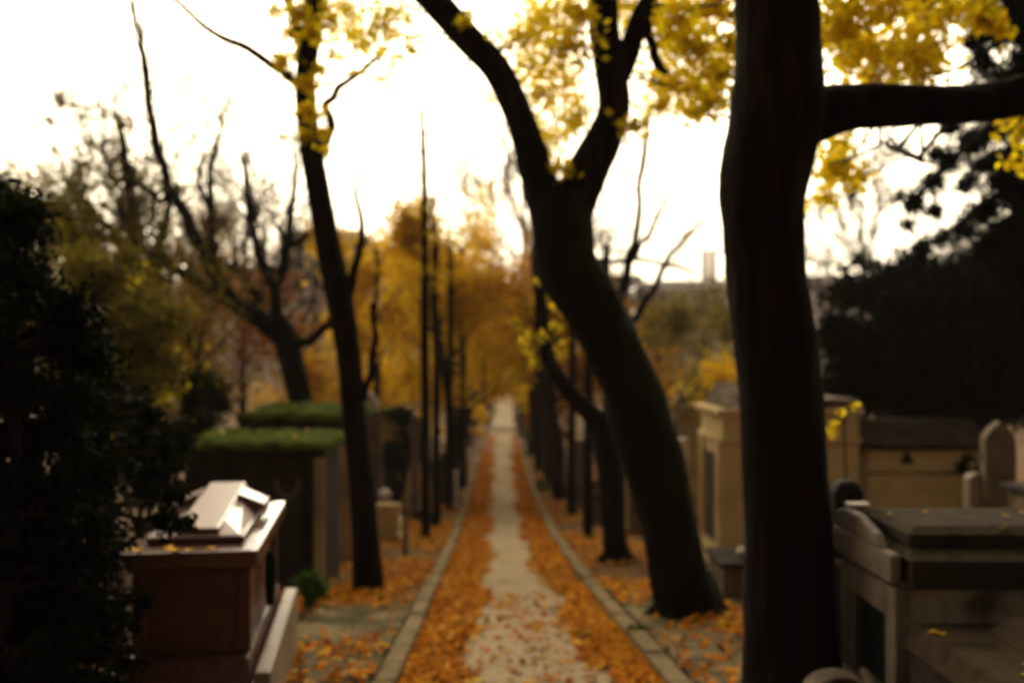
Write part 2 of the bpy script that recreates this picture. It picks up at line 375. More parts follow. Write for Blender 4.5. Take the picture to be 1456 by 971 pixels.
# paving slabs beside the kerbs
for s_, (a, b), (i0, i1) in ((-1, (4.5, 10.6), (1.09, 2.0)), (1, (6.5, 12.0), (1.09, 1.75))):
    m = MB(); y = a
    while y < b:
        L_ = random.uniform(.55, .8); x = i0
        while x < i1:
            W_ = min(random.uniform(.4, .5), i1 - x + .05); xa, xb = sorted((cx(y) + s_ * x, cx(y) + s_ * (x + W_ - .006))); k = len(m.v); dz = random.uniform(.088, .097)
            for zz in (-.05, dz):
                for (q, r_) in ((xa, y), (xb, y), (xb, y + L_ - .006), (xa, y + L_ - .006)): m.v.append((q, r_, gz(r_) + zz + .02))
            m.f += [tuple(k + i for i in q) for q in ((0, 3, 2, 1), (4, 5, 6, 7), (0, 1, 5, 4), (1, 2, 6, 5), (2, 3, 7, 6), (3, 0, 4, 7))]
            x += W_
        y += L_
    tag(build(m, 'pavement', 'paving', bevel=.012), kind='structure')
# fallen leaves
P = []; PY = []
def litter(n, y0, y1, fn, zo=.02):
    u = RN.uniform(0, 1, n); ly = y0 * (y1 / y0) ** (u ** .8)
    for y in ly:
        x = fn(float(y))
        if x is None: continue
        z = ground(x, float(y)); d = abs(x - cx(y))
        if d < HW: z = gz(y) + .015
        elif d < HW + .16: z = gz(y) + .11
        elif d < 2.0 and y < 12: z = gz(y) + .13
        P.append((x, float(y), z + RN.uniform(0, zo)))
def f_strip(y):
    s = RN.choice((-1, 1)); h = half(y) + edge_noise(y, s)
    t = RN.beta(1.0, 1.5); x = HW - (HW - h + .06) * t
    v = math.sin(x * 5.1 * s + y * 1.9) + math.sin(y * 3.3 - x * 4.0 + s) + .6 * math.sin(y * .7 + 2 * s)
    if v < RN.uniform(-2.6, .2) : return None
    return cx(y) + s * x
def f_mid(y): return cx(y) + RN.uniform(-.5, .5)
def f_verge(y):
    s = RN.choice((-1, 1)); x = HW + .15 + abs(RN.normal(0, 2.2))
    v = math.sin(x * 2.1 + y * .9 + s) + math.sin(y * 1.7 - x * 1.3 + 2 * s)
    if s < 0 and y < 10.0 and x < 2.0 and RN.random() < .5: return None
    if s > 0 and 7 < y < 10 and x < 1.75 and RN.random() < .6: return None
    return cx(y) + s * x if v > RN.uniform(-1.5, .8) else None
litter(36000, 4.0, 45, f_strip, .035); litter(500, 4.5, 12, f_mid); litter(42000, 4.0, 40, f_verge, .05)
P = np.array(P); sel = RN.random(len(P)) < .09
tag(leaves('fallen_leaves', P[~sel], .085, 'litter', flat=.75, aspect=.8), 'orange and rust fallen leaves lying along both sides of the path', 'fallen leaves', kind='stuff')
tag(leaves('fallen_leaves', P[sel], .09, 'litter_pale', flat=.7, aspect=.8), 'bright yellow fallen leaves scattered among the orange ones', 'fallen leaves', kind='stuff')

# ------------------------------------------------------------------ big trees from the photograph
def tree(name, label, cat, px, Y, group=None):
    b = gp(px, Y); b.z -= .05
    return thing(name, label, cat, b, 0, group)
# A: massive trunk right foreground
Y = 5.8
tA = tree('large_tree', 'massive dark straight trunk with a thick limb reaching right, in front of the tan chapel', 'tree', 1125, Y)
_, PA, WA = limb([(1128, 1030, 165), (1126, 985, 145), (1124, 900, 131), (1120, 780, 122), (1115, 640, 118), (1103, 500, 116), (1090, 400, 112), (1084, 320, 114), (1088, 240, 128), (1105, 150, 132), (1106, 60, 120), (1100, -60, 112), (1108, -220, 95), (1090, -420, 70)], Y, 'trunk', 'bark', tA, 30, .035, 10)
_, PA2, _ = limb([(1105, 165, 90), (1150, 165, 84), (1210, 152, 66), (1290, 150, 58), (1370, 150, 54), (1450, 135, 58), (1560, 110, 42), (1680, 60, 30)], Y + .1, 'limb', 'bark', tA, 16, .08)
_, PA3, _ = limb([(1130, -120, 70, 5.9), (1230, -190, 50, 6.4), (1330, -150, 34, 7.2), (1400, -60, 22, 8)], Y, 'limb', 'bark', tA, 12, .08)
m = MB()
cl = []
for (x, y, r, n) in [(1200, 20, 52, 150), (1255, 10, 50, 150), (1310, 25, 46, 150), (1215, 75, 42, 130), (1270, 80, 44, 140), (1325, 80, 34, 100), (1240, 110, 30, 60), (1345, 20, 30, 70), (1300, 100, 36, 80), (1190, 45, 30, 60), (1400, 30, 26, 40), (1190, 210, 20, 40), (1185, 245, 34, 75), (1215, 255, 24, 40), (1175, 280, 20, 30), (1430, 160, 26, 30), (1450, 190, 26, 30), (1365, 160, 16, 18), (1420, 45, 16, 12), (1440, 230, 18, 10)]:
    cl.append((x, y, random.uniform(7.5, 9.0), r * 1.15, int(n * 2.9)))
for (x, y, r, n) in [(1010, 15, 34, 60), (985, 70, 34, 50), (1020, 110, 30, 45), (1000, 150, 24, 34), (960, 30, 30, 40), (1035, 60, 24, 30)]:
    cl.append((x, y, random.uniform(7, 8.5), r * 1.1, int(n * 4)))
lc = clusters(m, PA[60:] + PA2 + PA3, cl, (8, 11), .008, .3)
build(m, 'branch', 'twig', tA, world=True)
leaves('crown', lc, .088, 'yellow', tA)
# B: leaning forked tree
Y = 9.6
tB = tree('leaning_tree', 'dark leaning forked trunk with moss on its right flank beside the path', 'tree', 978, Y)
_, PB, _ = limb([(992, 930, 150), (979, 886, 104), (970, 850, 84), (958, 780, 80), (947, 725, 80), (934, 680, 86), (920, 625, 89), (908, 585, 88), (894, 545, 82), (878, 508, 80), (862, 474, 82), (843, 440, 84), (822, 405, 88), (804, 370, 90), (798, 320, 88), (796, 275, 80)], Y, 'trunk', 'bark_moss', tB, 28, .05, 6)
_, PB1, _ = limb([(812, 370, 64), (784, 310, 62), (764, 250, 50), (750, 200, 44), (732, 150, 42), (706, 100, 42), (678, 68, 42), (650, 38, 42), (615, 0, 42), (575, -45, 40), (550, -120, 34), (540, -220, 24)], Y, 'limb', 'bark', tB, 20, .06)
_, PB2, _ = limb([(808, 355, 60), (814, 300, 60), (832, 250, 62), (858, 200, 52), (873, 155, 46), (868, 105, 47), (860, 50, 44), (857, -10, 44), (850, -120, 36), (870, -240, 26)], Y, 'limb', 'bark', tB, 20, .06)
_, PB3, _ = limb([(868, 130, 40), (890, 85, 34), (903, 45, 30), (915, 10, 22), (950, -40, 16)], Y, 'limb', 'bark', tB, 12, .06)
_, PB4, _ = limb([(900, 45, 16), (915, 25, 12), (935, 92, 12), (950, 104, 8)], Y, 'limb', 'bark', tB, 8, .06)
_, PB5, _ = limb([(906, 25, 16), (950, 10, 12), (1000, 15, 10), (1050, 25, 8), (1090, 20, 6)], Y, 'limb', 'bark', tB, 8, .06)
m = MB(); cl = []
for (x, y, r, n) in [(770, 30, 40, 80), (800, 70, 38, 90), (760, 90, 34, 60), (800, 120, 34, 70), (770, 140, 30, 50), (820, 20, 30, 60), (740, 55, 28, 36), (815, 165, 24, 36), (790, 200, 26, 34), (800, 240, 18, 16), (930, 20, 36, 70), (950, 60, 34, 60), (985, 30, 38, 80), (970, 120, 34, 70), (1010, 125, 30, 60), (930, 120, 30, 44), (1020, 85, 30, 50), (905, 175, 20, 18), (940, 150, 22, 26),
                     (535, 40, 40, 26), (560, 20, 44, 34), (510, 70, 40, 20), (585, 70, 30, 12), (545, 110, 40, 14), (500, 20, 30, 22), (690, 60, 14, 5), (700, 140, 10, 4), (660, 30, 12, 6), (740, 180, 12, 5), (860, 20, 20, 20), (890, 5, 26, 30)]:
    cl.append((x, y, random.uniform(9.2, 11.5), r * 1.15, int(n * 4.6)))
lc = clusters(m, PB1[20:] + PB2[20:] + PB3 + PB5, cl, (8, 11), .007, .34)
build(m, 'branch', 'twig', tB, world=True); leaves('crown', lc, .085, 'yellow', tB)
# C: darker trunk behind B with limb bending left
Y = 15.5
tC = tree('bent_tree', 'dark trunk behind the leaning tree whose limb bends left over the path', 'tree', 878, Y)
_, PC, _ = limb([(880, 830, 62), (877, 802, 42), (873, 760, 34), (870, 700, 34), (864, 650, 38), (850, 603, 32), (828, 576, 26), (802, 548, 24), (782, 515, 22), (772, 470, 20), (768, 420, 18), (762, 370, 15), (768, 300, 10)], Y, 'trunk', 'bark', tC, 14, .08)
_, PC2, _ = limb([(866, 655, 36), (880, 600, 30), (884, 540, 26), (850, 440, 20), (805, 360, 16), (790, 300, 10)], Y, 'limb', 'bark', tC, 12, .06)
m = MB(); cl = [(x, y, random.uniform(14, 17), r, n) for (x, y, r, n) in [(775, 430, 16, 34), (790, 470, 14, 30), (770, 480, 12, 18), (795, 500, 12, 14), (765, 395, 14, 16), (760, 520, 10, 8), (745, 495, 16, 16), (735, 460, 18, 14), (800, 445, 10, 14)]]
lc = clusters(m, PC[20:], cl, twr=.008); build(m, 'branch', 'twig', tC, world=True); leaves('crown', lc, .10, 'yellow', tC)
# D: left trunk with yellow leaves at the top
Y = 11.4
tD = tree('slender_tree', 'tall slender dark trunk left of the path with yellow leaves wrapped round its top', 'tree', 524, Y)
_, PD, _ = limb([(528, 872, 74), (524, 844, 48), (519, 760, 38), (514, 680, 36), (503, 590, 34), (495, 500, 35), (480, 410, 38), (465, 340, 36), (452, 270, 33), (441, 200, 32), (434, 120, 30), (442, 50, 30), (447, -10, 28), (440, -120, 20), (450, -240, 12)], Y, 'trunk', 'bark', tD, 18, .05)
_, PD2, _ = limb([(447, 240, 16), (462, 210, 13), (470, 180, 11), (463, 150, 9), (480, 125, 8), (510, 105, 6), (550, 70, 4)], Y, 'limb', 'bark', tD, 8, .06)
_, PD3, _ = limb([(434, 125, 12), (405, 105, 10), (370, 82, 9), (345, 65, 8), (305, 48, 6), (270, 18, 5), (240, -5, 4), (200, -40, 3)], Y, 'limb', 'bark', tD, 8, .06)
_, PD4, _ = limb([(490, 430, 14), (505, 385, 10), (515, 335, 7), (506, 280, 4), (512, 240, 3)], Y, 'limb', 'bark', tD, 8, .06)
_, PD5, _ = limb([(436, 70, 14), (415, 20, 12), (395, -30, 9), (370, -90, 6)], Y, 'limb', 'bark', tD, 8, .06)
_, PD6, _ = limb([(516, 570, 10), (528, 530, 8), (535, 480, 6), (530, 430, 4)], Y, 'limb', 'bark', tD, 8, .06)
m = MB(); cl = [(x, y, random.uniform(10.7, 11.5), r, int(n * 3.5)) for (x, y, r, n) in [(425, 20, 24, 60), (445, 50, 20, 60), (455, 10, 24, 60), (430, 80, 20, 55), (437, 120, 20, 60), (440, 160, 16, 45), (432, 195, 14, 32), (400, 90, 16, 24), (390, 15, 18, 16), (460, 190, 12, 16), (470, 30, 22, 26), (475, 75, 18, 12), (500, 50, 24, 18), (415, 50, 16, 30), (410, 110, 12, 16), (455, 100, 14, 20), (465, 215, 8, 6), (490, 10, 26, 24), (530, 60, 26, 10), (400, 195, 8, 3)]]
lc = clusters(m, PD[50:] + PD2 + PD3, cl, twr=.007); build(m, 'branch', 'twig', tD, world=True); leaves('crown', lc, .085, 'yellow', tD)
# E: spreading bare tree behind the mossy tombs
Y = 19
tE = tree('spreading_tree', 'bare dark tree with wide crooked limbs standing behind the mossy roofed tombs', 'tree', 432, Y)
_, PE, _ = limb([(436, 790, 42), (432, 640, 36), (427, 570, 34), (418, 525, 35), (405, 480, 36), (392, 455, 30)], Y, 'trunk', 'bark', tE, 14, .06)
EL = [[(402, 478, 32), (370, 455, 26), (335, 432, 24), (310, 400, 22), (290, 360, 20), (265, 310, 17), (240, 265, 14), (225, 215, 12), (213, 150, 9), (207, 95, 9), (198, 50, 5), (188, 0, 4)],
      [(345, 438, 18), (300, 415, 13), (255, 385, 12), (215, 362, 11), (175, 345, 8), (130, 330, 6), (85, 335, 4)],
      [(398, 462, 20), (393, 425, 17), (385, 395, 14), (368, 365, 10), (358, 320, 8), (350, 270, 7), (348, 215, 4)],
      [(393, 410, 13), (403, 370, 12), (410, 340, 10), (416, 290, 7), (418, 240, 4)],
      [(405, 352, 8), (425, 345, 7), (440, 330, 4)], [(408, 345, 7), (398, 328, 6), (390, 318, 3)],
      [(415, 492, 14), (440, 485, 11), (460, 468, 10), (475, 450, 7), (480, 420, 4)],
      [(315, 405, 12), (308, 370, 9), (300, 320, 7), (300, 260, 6), (306, 205, 4)],
      [(350, 440, 9), (370, 425, 8), (345, 395, 7), (325, 375, 5)], [(300, 300, 6), (282, 260, 5), (290, 220, 3)],
      [(245, 275, 6), (228, 285, 5), (190, 260, 4), (150, 250, 3)], [(215, 365, 6), (235, 410, 6), (262, 470, 5), (290, 520, 3)]]
AE = []
for q in EL:
    _, pp, _ = limb(q, Y + random.uniform(-.2, .2), 'limb', 'bark', tE, 9, .1); AE += pp
m = MB(); tips = []
for k in range(150):
    p = random.choice(AE); grow(m, tips, p, Vector((random.gauss(0, .6), random.gauss(0, .6), .9)).normalized(), random.uniform(.7, 2.0), .02, 2, 3, .55, .3)
build(m, 'branch', 'twig', tE, world=True)

def auto_tree(name, label, cat, base, h, r, mat_b, mat_l, nleaf, lsize, lev=3, kids=4, spread=.65, start=.35, group=None, lean=(0, 0), trunk_frac=.55, up=.2, seed=None, fuzz=.25, L0=.45, tap=.35, limbs=9):
    """a whole tree: tapered trunk, branching limbs, leafy crown"""
    if seed is not None: random.seed(seed)
    t = thing(name, label, cat, base, 0, group)
    o = Vector((0, 0, 0)); top = Vector((lean[0], lean[1], h * .92))
    pts = wiggle(o - Vector((0, 0, .3)), top, 9, .05); W = [r * 1.25] + [r * (1 - (1 - tap) * (i / 9)) for i in range(1, 10)]
    P_, W_ = smoothpath(pts, W, 3); m = MB(); m.tube(P_, W_, 10, .05); build(m, 'trunk', mat_b, t, smooth=True)
    m = MB(); tips = []
    for k in range(limbs):
        f = start + (1 - start) * (k + .5) / limbs; i = int(f * (len(P_) - 1)); a = k * 2.4 + random.uniform(-.4, .4)
        d = Vector((math.cos(a), math.sin(a), .45 + f * .5)).normalized()
        grow(m, tips, P_[i], d, h * L0 * (1.15 - f * .55) * random.uniform(.8, 1.2), W_[i] * .42, lev - 1, kids, spread, up)
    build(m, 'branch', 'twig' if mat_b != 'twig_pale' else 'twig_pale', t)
    if nleaf:
        tp = np.array([tuple(q) for q in tips]); key = np.floor(tp / 1.0).astype(int) @ np.array([73, 179, 283]); wt = (np.abs(np.sin(key * 12.9898) * 43758.5453) % 1.0) ** 4.0 + .02; idx = RN.choice(len(tp), nleaf, p=wt / wt.sum())
        leaves('crown', tp[idx] + RN.normal(size=(nleaf, 3)) * fuzz, lsize, mat_l, t, world=False)
    return t
def dup(root, loc, rz, s=1, label=None, group=None):
    r = root.copy(); COL.objects.link(r); r.location = loc; r.rotation_euler = (0, 0, rz); r.scale = (s, s, s)
    if label: r['label'] = label
    if group: r['group'] = group
    for ch in root.children:
        c = ch.copy(); COL.objects.link(c); c.parent = r
        for g in ch.children:
            d = g.copy(); COL.objects.link(d); d.parent = c
    return r
# straight young trees left of the path
def straight(label, px, Y, top_py, wpx, leafcl, mat='gold'):
    t = tree('young_tree', label, 'tree', px, Y)
    by = 500 + (EYE - gp(px, Y).z) / Y * 1415
    _, pp, _ = limb([(px, by + 10, wpx * 1.3), (px, by - 60, wpx), (px + 1, 500, wpx * .9), (px - 1, 350, wpx * .8), (px - 2, top_py + 60, wpx * .55), (px - 3, top_py, wpx * .25)], Y, 'trunk', 'bark', t, 9, .05)
    m = MB()
    n0 = len(pp) // 3
    for k in range(16):
        p = random.choice(pp[n0:]); tips = []
        grow(m, tips, p, Vector((random.gauss(0, .6), random.gauss(0, .6), .8)).normalized(), random.uniform(.5, 1.0), .012, 1, 3, .5, .2)
    if leafcl:
        lc = clusters(m, pp, leafcl, twr=.008); leaves('crown', lc, .09, mat, t)
    build(m, 'branch', 'twig', t, world=True); return t
straight('thin straight tree nearest the left kerb, its bare tip rising above the golden crowns', 604, 19.2, 150, 11, [(600, 300, 19.2, 14, 14), (598, 250, 19.2, 10, 5), (610, 340, 19.2, 22, 40), (590, 380, 19, 24, 50), (620, 400, 19.5, 26, 50)])
straight('second thin straight tree just behind the taller one at the left kerb', 619, 21.8, 280, 9, [(620, 320, 21.8, 22, 40), (640, 350, 21.8, 26, 60), (630, 390, 21.5, 26, 60)])
straight('thin dark sapling between the right kerb and the bent tree', 836, 19.4, 430, 11, [(838, 470, 19.4, 14, 10)])
for i, (px, Y_, top, w_) in enumerate([(783, 31, 360, 11), (766, 37, 380, 9), (812, 24.5, 330, 9), (755, 44, 420, 7), (862, 21, 360, 8), (640, 25.5, 360, 7), (657, 31, 400, 7)]):
    straight(['slim bare trunk just left of the thick trunk right of the path', 'thinner bare trunk farther up the right edge of the path', 'slim bare trunk right of the thick trunk by the path', 'faint thin trunk far up the right edge, beside the yellow sapling', 'thin bare trunk in the gap between the bent tree and the thin sapling', 'slim bare trunk right of the two thin straight trees at left', 'slim bare trunk farther up the left edge, under the golden crowns'][i], px, Y_, top, w_, [(px + random.uniform(-12, 12), top + random.uniform(20, 90), Y_, 16, 40) for _ in range(3)], 'gold')
# avenue of golden trees
def gbase(x, y): return Vector((x, y, ground(x, y) - .03))
prA = auto_tree('golden_tree', 'golden tree with forked trunk left of the path, just past the thin trees', 'tree', gbase(-1.60, 27.5), 7.3, .17, 'bark', 'gold', 5600, .18, group=None, seed=3, start=.34, L0=.34, lean=(-.5, .2))
prB = auto_tree('golden_tree', 'thick dark trunk with rust brown crown right of the path past the bent tree', 'tree', gbase(1.52, 28), 7.2, .25, 'bark_red', 'amber', 5200, .17, seed=5, start=.45, L0=.34, lean=(-.9, 0))
prC = auto_tree('golden_tree', 'broad amber crowned tree standing among graves left of the golden avenue', 'tree', gbase(-4.1, 30), 8.0, .16, 'bark', 'gold', 5600, .18, seed=8, start=.3, L0=.29)
gL = 'golden avenue trees left of the path'; gR = 'dark avenue trees right of the path'
for i, y in enumerate((33, 39, 46, 54, 66, 78, 92, 108)):
    dup(prC if i % 2 else prA, gbase(cx(y) - 1.75 - (.25 if y > 50 else 0) - .1 * (i % 3), y), (i % 3 - 1) * .5, 1.0 + .04 * (i % 3), ['second golden tree along the left edge of the path', 'third golden tree along the left edge of the path', 'fourth golden tree along the left edge of the path', 'fifth golden tree along the left edge of the path'][i] if i < 4 else 'one of the farthest golden trees at left, where the path narrows away', gL)
for i, y in enumerate((32, 36.5, 42, 48, 55, 67, 78, 92, 108)):
    dup(prB, gbase(cx(y) + 1.75 + (.25 if y > 50 else 0) + .12 * (i % 2), y), (i % 3 - 1) * .5, .95 + .05 * (i % 3), ['second thick dark trunk along the right edge of the path', 'third dark trunk along the right edge of the path', 'fourth dark trunk along the right edge of the path', 'fifth dark trunk along the right edge of the path'][i] if i < 4 else 'one of the farthest dark trunks at right, where the path narrows away', gR)
for i, (x, y, s) in enumerate([(-5.4, 36, .72), (-3.6, 40, .95), (-8.6, 42, .5), (-6.0, 50, .9)]):
    dup(prC, gbase(x, y), 1.0 + i * 1.7, s, ['amber tree behind the white gabled monument', 'amber tree filling the gap behind the thin straight trees', 'small amber tree in front of the cream apartment block', 'farthest amber tree left of the avenue, half hidden by crowns'][i], 'amber trees among the graves')
# yellow bright spray hanging over far path
t = tree('yellow_sapling', 'small bright yellow sapling glowing at the right end of the path', 'sapling', 747, 50)
m = MB(); m.tube([at(747, 640, 50), at(747, 600, 50), at(746, 560, 50)], [.05, .04, .02], 6); build(m, 'trunk', 'bark', t, world=True)
m = MB(); lc = clusters(m, [at(747, 580, 50)], [(746, 570, 50, 12, 260), (744, 556, 50, 10, 160), (749, 582, 50, 9, 120)], twr=.01); leaves('crown', lc, .16, 'yellow', t)
build(m, 'branch', 'twig', t, world=True)

# left side trees
auto_tree('reddish_tree', 'leaning reddish brown trunk with rusty leaves behind the round dark bush', 'tree', gbase(*at(318, 600, 23).xy), 6.2, .17, 'bark_red', 'rust', 3000, .12, seed=12, lean=(-1.9, .3), start=.4, L0=.38)
auto_tree('olive_tree', 'dark olive leaved tree with ragged thin crown against the white sky at left', 'tree', gbase(*at(150, 600, 21).xy), 8.3, .16, 'bark', 'olive', 3600, .11, lev=3, seed=15, start=.3, L0=.40, lean=(.6, 0))
auto_tree('olive_tree', 'broad dark olive tree at the far left rising behind the black hedge', 'tree', gbase(*at(40, 600, 17).xy), 5.2, .15, 'bark', 'olive', 8000, .11, seed=17, start=.25, L0=.5)
auto_tree('yellow_shrub_tree', 'small bright yellow tree glowing behind the black hedge', 'tree', gbase(*at(160, 600, 15.5).xy), 3.9, .09, 'bark', 'yellow', 1300, .10, seed=19, start=.45, L0=.33)
auto_tree('rusty_tree', 'low rusty tree filling the space left of the bare spreading tree', 'tree', gbase(*at(345, 600, 27).xy), 5.2, .15, 'bark_red', 'rust', 6000, .13, seed=21, start=.2, L0=.5)
auto_tree('rusty_tree', 'low amber brown tree behind the mossy roofs, right of the bare spreading tree', 'tree', gbase(*at(455, 600, 30).xy), 4.0, .15, 'bark_red', 'gold', 2800, .13, seed=23, start=.2, L0=.5)
auto_tree('rusty_tree', 'wide dark rusty tree behind the yellow one on the left', 'tree', gbase(*at(215, 600, 30).xy), 6.8, .2, 'bark_red', 'olive', 6500, .15, seed=25, start=.2, L0=.5)
t = tree('ragged_tree', 'ragged olive crown full of gaps against the sky, left of the bare spreading tree', 'tree', 205, 20)
_, pp, _ = limb([(212, 720, 26), (208, 560, 22), (200, 440, 19), (190, 340, 15), (180, 240, 10), (165, 160, 5)], 20, 'trunk', 'bark', t, 10, .06)
_, p2, _ = limb([(200, 420, 12), (225, 360, 9), (240, 300, 7), (235, 240, 4)], 20, 'limb', 'bark', t, 8, .06)
_, p3, _ = limb([(196, 380, 12), (160, 330, 9), (125, 290, 7), (95, 260, 4)], 20, 'limb', 'bark', t, 8, .06)
m = MB(); cl = [(x, y, random.uniform(19, 21), r_ * 1.1, int(n * 2.6)) for (x, y, r_, n) in [(85, 142, 12, 45), (75, 175, 12, 20), (120, 165, 18, 16), (180, 125, 16, 14), (125, 205, 18, 50), (170, 200, 20, 45), (160, 230, 20, 90), (120, 235, 16, 50), (175, 175, 14, 30), (190, 245, 22, 90), (150, 262, 24, 80), (110, 262, 18, 40), (205, 285, 22, 90), (165, 300, 26, 110), (120, 300, 26, 90), (80, 290, 22, 50), (230, 320, 22, 70), (185, 335, 26, 110), (135, 340, 28, 120), (90, 335, 26, 100), (250, 270, 16, 30), (60, 320, 20, 50), (215, 225, 14, 24), (240, 365, 20, 60), (30, 300, 20, 30)]]
lc = clusters(m, pp + p2 + p3, cl, (9, 12), .016, .42); build(m, 'branch', 'twig', t, world=True); leaves('crown', lc, .11, 'olive', t)
# bare far trees
GMIN = .03
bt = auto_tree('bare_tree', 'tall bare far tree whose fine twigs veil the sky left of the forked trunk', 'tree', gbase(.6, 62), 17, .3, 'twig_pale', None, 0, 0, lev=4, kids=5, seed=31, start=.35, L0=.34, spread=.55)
GMIN = .004
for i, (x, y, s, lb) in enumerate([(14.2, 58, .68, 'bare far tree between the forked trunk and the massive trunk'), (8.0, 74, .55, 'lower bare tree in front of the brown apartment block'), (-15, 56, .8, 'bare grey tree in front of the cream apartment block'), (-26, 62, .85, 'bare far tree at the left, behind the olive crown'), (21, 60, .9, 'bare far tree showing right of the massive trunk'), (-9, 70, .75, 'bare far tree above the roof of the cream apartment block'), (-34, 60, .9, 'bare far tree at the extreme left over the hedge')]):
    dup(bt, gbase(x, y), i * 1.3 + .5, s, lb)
t = tree('thin_bare_tree', 'thin crooked bare tree with wide thin twigs just right of the forked trunk', 'tree', 882, 16)
AT = []
for q in [[(884, 780, 15), (882, 640, 13), (878, 520, 12), (876, 440, 12), (888, 400, 11), (894, 368, 10), (905, 330, 7), (908, 290, 6), (913, 240, 6), (918, 190, 5), (924, 150, 3)], [(880, 470, 9), (905, 450, 8), (922, 422, 7), (938, 395, 6), (955, 360, 4), (975, 338, 4), (1005, 310, 2)], [(892, 378, 8), (905, 358, 5), (922, 335, 4), (940, 300, 3), (948, 270, 2)], [(893, 370, 5), (865, 372, 4), (835, 374, 4), (800, 370, 3)], [(894, 366, 4), (930, 372, 3), (965, 380, 3), (985, 388, 2)], [(880, 440, 7), (866, 400, 5), (860, 370, 3), (868, 335, 2)]]:
    _, pp, _ = limb(q, 16, 'limb', 'bark', t, 7, .12); AT += pp
m = MB(); tips = []
for k in range(60):
    grow(m, tips, random.choice(AT), Vector((random.gauss(0, .8), random.gauss(0, .6), .6)).normalized(), random.uniform(.6, 1.3), .009, 1, 4, .6, .2)
build(m, 'branch', 'twig', t, world=True); leaves('crown', np.array([tuple(random.choice(tips)) for k in range(70)]), .07, 'gold', t)
# right background shrubs and trees
for i, (px, Y_, h, mt, n, sd, lb) in enumerate([(935, 34, 4.8, 'olive', 6000, 41, 'olive brown tree just right of the leaning trunk, behind the grey monuments'), (1000, 40, 5.9, 'olive', 6500, 42, 'olive brown tree filling the gap left of the massive trunk'), (1040, 28, 3.6, 'gold', 2400, 43, 'small golden brown tree half behind the massive trunk'), (900, 48, 5.8, 'rust', 5000, 44, 'rusty brown far tree seen past the leaning trunk')]):
    auto_tree('brown_tree', lb, 'tree', gbase(*at(px, 600, Y_).xy), h, .14, 'bark_red', mt, n, .14, seed=sd, start=.15, L0=.5)

# ------------------------------------------------------------------ evergreen masses
def bush(name, label, cat, px, Y, cl, mat, size, per=(8, 12), twr=.01, stem=.05, group=None):
    t = tree(name, label, cat, px, Y, group); b = gp(px, Y)
    m = MB(); anc = []
    for k in range(5):
        c = at(cl[(k * 3) % len(cl)][0], cl[(k * 3) % len(cl)][1], cl[(k * 3) % len(cl)][2]); P_ = wiggle(b + Vector((random.uniform(-.1, .1), random.uniform(-.1, .1), -.1)), c, 7, .15)
        m.tube(P_, [stem * (1 - .7 * i / 7) for i in range(8)], 6); anc += P_[2:]
    lc = clusters(m, anc, cl, per, twr); build(m, 'branch', 'twig', t, world=True); leaves('foliage', lc, size, mat, t); return t
random.seed(77)
cl = []
edge = [(290, 40), (330, 60), (380, 95), (440, 130), (500, 165), (560, 185), (620, 190), (680, 190), (740, 172), (800, 165), (860, 180), (920, 180), (980, 175), (1040, 170)]
for (y, xr) in edge:
    x = -70
    while x < xr - 22:
        for q in range(2): cl.append((x + random.uniform(-10, 10), y + random.uniform(-15, 15), random.uniform(4.3, 5.6), 42, 420))
        x += 52
for (x, y, r, n) in [(235, 640, 26, 90), (250, 700, 26, 80), (228, 740, 22, 70), (262, 745, 18, 40), (215, 590, 26, 90), (190, 880, 20, 60), (180, 940, 22, 60), (205, 850, 16, 40)]: cl.append((x, y, random.uniform(4.9, 5.5), r, n * 2))
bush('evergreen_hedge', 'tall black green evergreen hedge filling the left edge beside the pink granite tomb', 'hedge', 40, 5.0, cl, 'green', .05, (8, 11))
# shrubs closing in on the far end of the path
for (px, py, Y_, rx, ry, mt, lb) in [(688, 585, 66, 12, 28, 'green', 'dark shrub at the far left edge of the path, past the crossing'), (674, 604, 58, 12, 28, 'gold', 'golden shrub at the far left edge of the path, before the crossing'), (748, 590, 66, 11, 26, 'green', 'dark shrub at the far right edge of the path below the yellow sapling'),
                                     (762, 604, 56, 10, 26, 'amber', 'amber brown shrub at the far right edge of the path'), (696, 560, 96, 8, 20, 'gold', 'farthest golden shrub left of the vanishing path'), (738, 556, 98, 7, 20, 'amber', 'farthest brown shrub right of the vanishing path'), (662, 610, 50, 14, 34, 'green', 'dark green shrub among the far golden trunks at left'), (775, 615, 46, 12, 34, 'green', 'dark green shrub among the far trunks at right'), (620, 590, 52, 26, 40, 'gold', 'wide golden shrub behind the two thin trees'), (800, 590, 50, 16, 40, 'rust', 'rusty shrub behind the thick trunk right of the path')]:
    q = []
    for i in range(16):
        a_ = random.uniform(0, 6.28); w_ = math.sqrt(random.random()); q.append((px + rx * w_ * math.cos(a_), py + ry * w_ * math.sin(a_), Y_ + random.uniform(-.8, .8), 9, 90))
    bush('far_shrub', lb, 'shrub', px, Y_, q, mt, .16, (3, 4), .01, .03)
